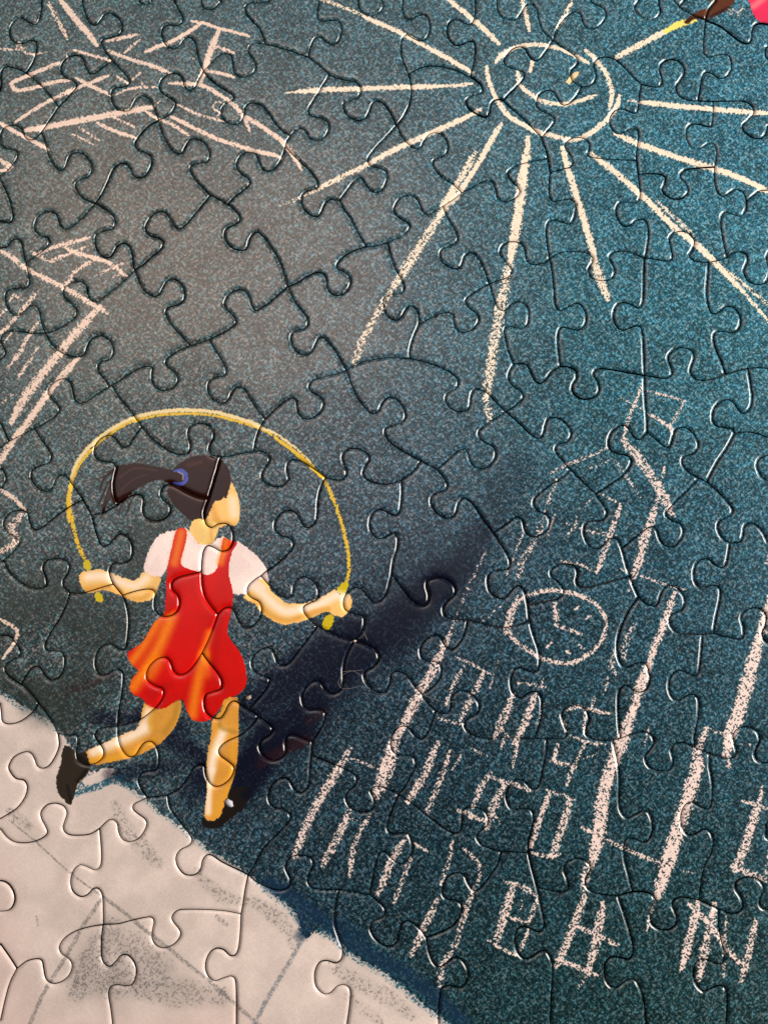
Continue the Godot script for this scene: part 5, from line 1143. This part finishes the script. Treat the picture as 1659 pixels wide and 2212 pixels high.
	cut(261, 262, [-786, 1760, -1083, 1760, -1364, 1760, -1377, 1757, -1381, 1745, -1387, 1630, -1395, 1498])
	cut(262, 263, [-1395, 1498, -1407, 1285])
	cut(263, 264, [-1407, 1285, -1426, 955])
	cut(264, 265, [-1426, 955, -1447, 585])
	cut(265, 266, [-1447, 585, -1459, 380])
	cut(266, 267, [-1459, 380, -1472, 155])
	cut(267, 268, [-1472, 155, -1492, -205])
	cut(268, 269, [-1492, -205, -1509, -487])
	cut(269, 270, [-1509, -487, -1530, -855])
	cut(270, 271, [-1530, -855, -1543, -1093])
	cut(271, 272, [-1543, -1093, -1560, -1388])
	cut(272, 273, [-1560, -1388, -1579, -1709, -1596, -2018, -1593, -2034, -1579, -2038, -1373, -2038, -1149, -2038])


func build_pieces() -> void:
	# walk round every piece along the cuts: each cut gives two directed sides
	var sides := {}
	for i in ends.size():
		for way in 2:
			var l: PackedVector2Array = ends[i][2]
			var start: int = ends[i][way]
			var n := mini(3, l.size() - 1)
			var v := (l[n] - l[0]) if way == 0 else (l[l.size() - 1 - n] - l[l.size() - 1])
			if not sides.has(start):
				sides[start] = []
			sides[start].append([v.angle(), i * 2 + way])
	var place := {}
	for k in sides:
		sides[k].sort_custom(func(a, b): return a[0] < b[0])
		for n in sides[k].size():
			place[sides[k][n][1]] = n
	var used := {}
	for h0 in ends.size() * 2:
		if used.has(h0):
			continue
		var loop := PackedVector2Array()
		var h := h0
		while not used.has(h):
			used[h] = true
			var l: PackedVector2Array = ends[h >> 1][2].duplicate()
			if h & 1:
				l.reverse()
			l.remove_at(l.size() - 1)
			loop.append_array(l)
			var back := h ^ 1
			var corner: int = ends[h >> 1][1 - (h & 1)]
			var around: Array = sides[corner]
			h = around[(place[back] - 1 + around.size()) % around.size()][1]
		var turn := 0.0
		for i in loop.size():
			turn += loop[i].cross(loop[(i + 1) % loop.size()])
		if turn > 0.0 and turn < 20000.0:
			piece(loop)


func resampled(line: PackedVector2Array, gap: float) -> PackedVector2Array:
	var out := PackedVector2Array()
	var left := 0.0
	var n := line.size()
	for i in n:
		var a := line[i]
		var b := line[(i + 1) % n]
		var l := a.distance_to(b)
		var t := left
		while t < l:
			out.append(a.lerp(b, t / l))
			t += gap
		left = t - l
	return out


func piece(loop: PackedVector2Array) -> void:
	var middle_of := Vector2.ZERO
	for p in loop:
		middle_of += p / loop.size()
	var gap := rng.randf_range(0.10, 0.19)
	# the pressed edge: how far in, how much lower, how steep
	var profile := [[0.0, -0.60, 1.9], [0.13, -0.42, 0.82], [0.35, -0.27, 0.58], [0.62, -0.145, 0.36], [0.95, -0.06, 0.11], [1.5, -0.02, 0.025], [2.5, 0.0, 0.0]]
	var spacing := [0.45, 0.5, 0.5, 0.55, 0.7, 0.9, 1.6]
	var points := PackedVector2Array()
	var heights := PackedFloat32Array()
	var normals := PackedVector3Array()
	var rim := PackedVector2Array()
	for k in profile.size():
		var rings := Geometry2D.offset_polygon(loop, -(gap + profile[k][0]), Geometry2D.JOIN_ROUND)
		for ring in rings:
			if ring.size() < 8:
				continue
			var turn := 0.0
			for i in ring.size():
				turn += ring[i].cross(ring[(i + 1) % ring.size()])
			if absf(turn) < 4.0:
				continue
			var even := resampled(ring, spacing[k])
			if even.size() < 6:
				continue
			if k == 0 and even.size() > rim.size():
				rim = even
			for i in even.size():
				var along_edge := even[(i + 1) % even.size()] - even[(i - 1 + even.size()) % even.size()]
				var outward := Vector2(along_edge.y, -along_edge.x).normalized() * signf(turn)
				points.append(even[i])
				heights.append(profile[k][1])
				normals.append(Vector3(outward.x * profile[k][2], 1.0, outward.y * profile[k][2]).normalized())
	if rim.size() < 8:
		return
	var tris := Geometry2D.triangulate_delaunay(points)
	var lean := Vector2(rng.randfn(0.0, 0.006), rng.randfn(0.0, 0.006))
	var lift := rng.randfn(0.0, 0.05)
	var shift := Vector2(rng.randf_range(-0.04, 0.04), rng.randf_range(-0.04, 0.04))
	var top := []
	top.resize(Mesh.ARRAY_MAX)
	var vs := PackedVector3Array()
	var ns := PackedVector3Array()
	var uvs := PackedVector2Array()
	var up := Vector3(-lean.x, 1.0, -lean.y).normalized()
	var turn_to := Quaternion(Vector3.UP, up)
	for i in points.size():
		var q := points[i] - middle_of
		vs.append(Vector3(q.x, heights[i] + q.dot(lean) + lift, q.y) * 0.001)
		ns.append(turn_to * normals[i])
		uvs.append(Vector2((points[i].x - LEFT) / ACROSS, (points[i].y - TOP) / DOWN))
	var idx := PackedInt32Array()
	for i in range(0, tris.size(), 3):
		var a := points[tris[i]]
		var b := points[tris[i + 1]]
		var c := points[tris[i + 2]]
		if not Geometry2D.is_point_in_polygon((a + b + c) / 3.0, rim):
			continue
		if (b - a).cross(c - a) > 0.0:
			idx.append_array([tris[i], tris[i + 1], tris[i + 2]])
		else:
			idx.append_array([tris[i], tris[i + 2], tris[i + 1]])
	top[Mesh.ARRAY_VERTEX] = vs
	top[Mesh.ARRAY_NORMAL] = ns
	top[Mesh.ARRAY_TEX_UV] = uvs
	top[Mesh.ARRAY_INDEX] = idx
	var mesh := ArrayMesh.new()
	mesh.add_surface_from_arrays(Mesh.PRIMITIVE_TRIANGLES, top)
	mesh.surface_set_material(0, face_material)
	# the cut side of the board
	var wall := []
	wall.resize(Mesh.ARRAY_MAX)
	var wv := PackedVector3Array()
	var wn := PackedVector3Array()
	var wi := PackedInt32Array()
	for i in rim.size():
		var q := rim[i] - middle_of
		var along_edge := rim[(i + 1) % rim.size()] - rim[(i - 1 + rim.size()) % rim.size()]
		var outward := Vector2(along_edge.y, -along_edge.x).normalized()
		wv.append(Vector3(q.x, profile[0][1] + q.dot(lean) + lift, q.y) * 0.001)
		wv.append(Vector3(q.x, -THICK, q.y) * 0.001)
		wn.append(Vector3(outward.x, 0, outward.y))
		wn.append(Vector3(outward.x, 0, outward.y))
		var n := (i + 1) % rim.size()
		wi.append_array([i * 2, n * 2, i * 2 + 1, n * 2, n * 2 + 1, i * 2 + 1])
	wall[Mesh.ARRAY_VERTEX] = wv
	wall[Mesh.ARRAY_NORMAL] = wn
	wall[Mesh.ARRAY_INDEX] = wi
	mesh.add_surface_from_arrays(Mesh.PRIMITIVE_TRIANGLES, wall)
	mesh.surface_set_material(1, board_material)
	var m := MeshInstance3D.new()
	m.name = "puzzle_piece" if puzzle.get_child_count() == 0 else "puzzle_piece_%03d" % puzzle.get_child_count()
	m.mesh = mesh
	m.position = Vector3(middle_of.x + shift.x, 0, middle_of.y + shift.y) * 0.001
	for l in PIECE_LABELS:
		if Geometry2D.is_point_in_polygon(Vector2(l[0], l[1]), loop):
			if m.has_meta("label"):
				print("second label ", l[2], " / ", m.get_meta("label"))
			m.set_meta("label", l[2])
	puzzle.add_child(m, true)


# ---------------------------------------------------------------- lint and flakes

func flake(called: String, label: String, colour: Color, x: float, z: float, size: float, turn: float) -> void:
	# a torn, slightly curled scrap of paper fibre
	var st := SurfaceTool.new()
	st.begin(Mesh.PRIMITIVE_TRIANGLES)
	var n := 11
	var out := []
	for i in n:
		var r := size * rng.randf_range(0.62, 1.1)
		var a := TAU * i / n
		out.append(Vector3(cos(a) * r * 1.25, rng.randf_range(0.02, 0.16), sin(a) * r * 0.8))
	var crown := Vector3(0, 0.24, 0)
	for i in n:
		var p: Vector3 = out[i]
		var q: Vector3 = out[(i + 1) % n]
		for v in [crown, p, q, p, Vector3(p.x, -0.05, p.z), q, q, Vector3(p.x, -0.05, p.z), Vector3(q.x, -0.05, q.z)]:
			st.add_vertex(v * 0.001)
	st.generate_normals()
	var m := StandardMaterial3D.new()
	m.albedo_color = colour
	m.roughness = 0.95
	var o := MeshInstance3D.new()
	o.name = called if not has_node(called) else "%s_%03d" % [called, 1 if not has_node(called + "_001") else 2]
	o.mesh = st.commit()
	o.material_override = m
	o.position = Vector3(x, 0.1, z) * 0.001
	o.rotation.y = turn
	o.set_meta("label", label)
	o.set_meta("category", "paper flake")
	add_child(o, true)


func fibre(label: String, tenths: Array, thick: float) -> void:
	# a hair-thin thread lying on the print
	var line := curve_through(tenths, 8)
	var st := SurfaceTool.new()
	st.begin(Mesh.PRIMITIVE_TRIANGLES)
	var at := Vector3(line[0].x, 0, line[0].y)
	for i in line.size() - 1:
		var a := Vector3(line[i].x, 0.12 + 0.1 * sin(i * 0.4), line[i].y)
		var b := Vector3(line[i + 1].x, 0.12 + 0.1 * sin((i + 1) * 0.4), line[i + 1].y)
		var side := (b - a).cross(Vector3.UP).normalized()
		for k in 6:
			var u := (side * cos(TAU * k / 6.0) + Vector3.UP * sin(TAU * k / 6.0)) * thick
			var v := (side * cos(TAU * (k + 1) / 6.0) + Vector3.UP * sin(TAU * (k + 1) / 6.0)) * thick
			for w in [a + u, b + u, a + v, a + v, b + u, b + v]:
				st.add_vertex((w - at) * 0.001)
	st.generate_normals()
	var m := StandardMaterial3D.new()
	m.albedo_color = Color(0.62, 0.60, 0.58)
	m.roughness = 0.6
	var o := MeshInstance3D.new()
	fibres += 1
	o.name = "lint_fibre" if fibres == 1 else "lint_fibre_%03d" % (fibres - 1)
	o.mesh = st.commit()
	o.material_override = m
	o.position = at * 0.001
	o.set_meta("label", label)
	o.set_meta("category", "lint")
	o.set_meta("group", "lint fibres on the puzzle")
	add_child(o, true)


func add_lint() -> void:
	flake("paper_flake", "small grey paper flake beside the hem of the red skirt", Color(0.62, 0.56, 0.50), -41.1, 56.7, 0.85, 0.5)
	flake("paper_flake", "pale torn paper flake on the black shoe of the standing foot", Color(0.74, 0.74, 0.76), -46.5, 87.7, 1.25, -0.6)
	flake("paper_flake", "tiny white flake on the corner where four pieces meet below the yellow handle", Color(0.85, 0.76, 0.70), -8.9, 39.7, 0.5, 0.2)
	fibre("thin curled loop of lint on the dark printed shadow", [-66, 484, -106, 489, -133, 506, -138, 529, -126, 539, -106, 540, -67, 532], 0.03)
	fibre("thin arched lint thread crossing two seams beside the curled loop", [-129, 490, -96, 487, -73, 499, -58, 516, -56, 532, -41, 541], 0.03)
	fibre("short straight lint thread beside the tiny white flake", [-64, 368, -57, 380, -51, 394], 0.035)
	fibre("straight lint hair on the plain blue pieces beside the rope arc", [78, -110, 101, -86, 127, -60], 0.04)
	fibre("long faint lint hair lying across the chalk window near the clock", [119, 558, 140, 567, 170, 577, 212, 580, 260, 578], 0.035)
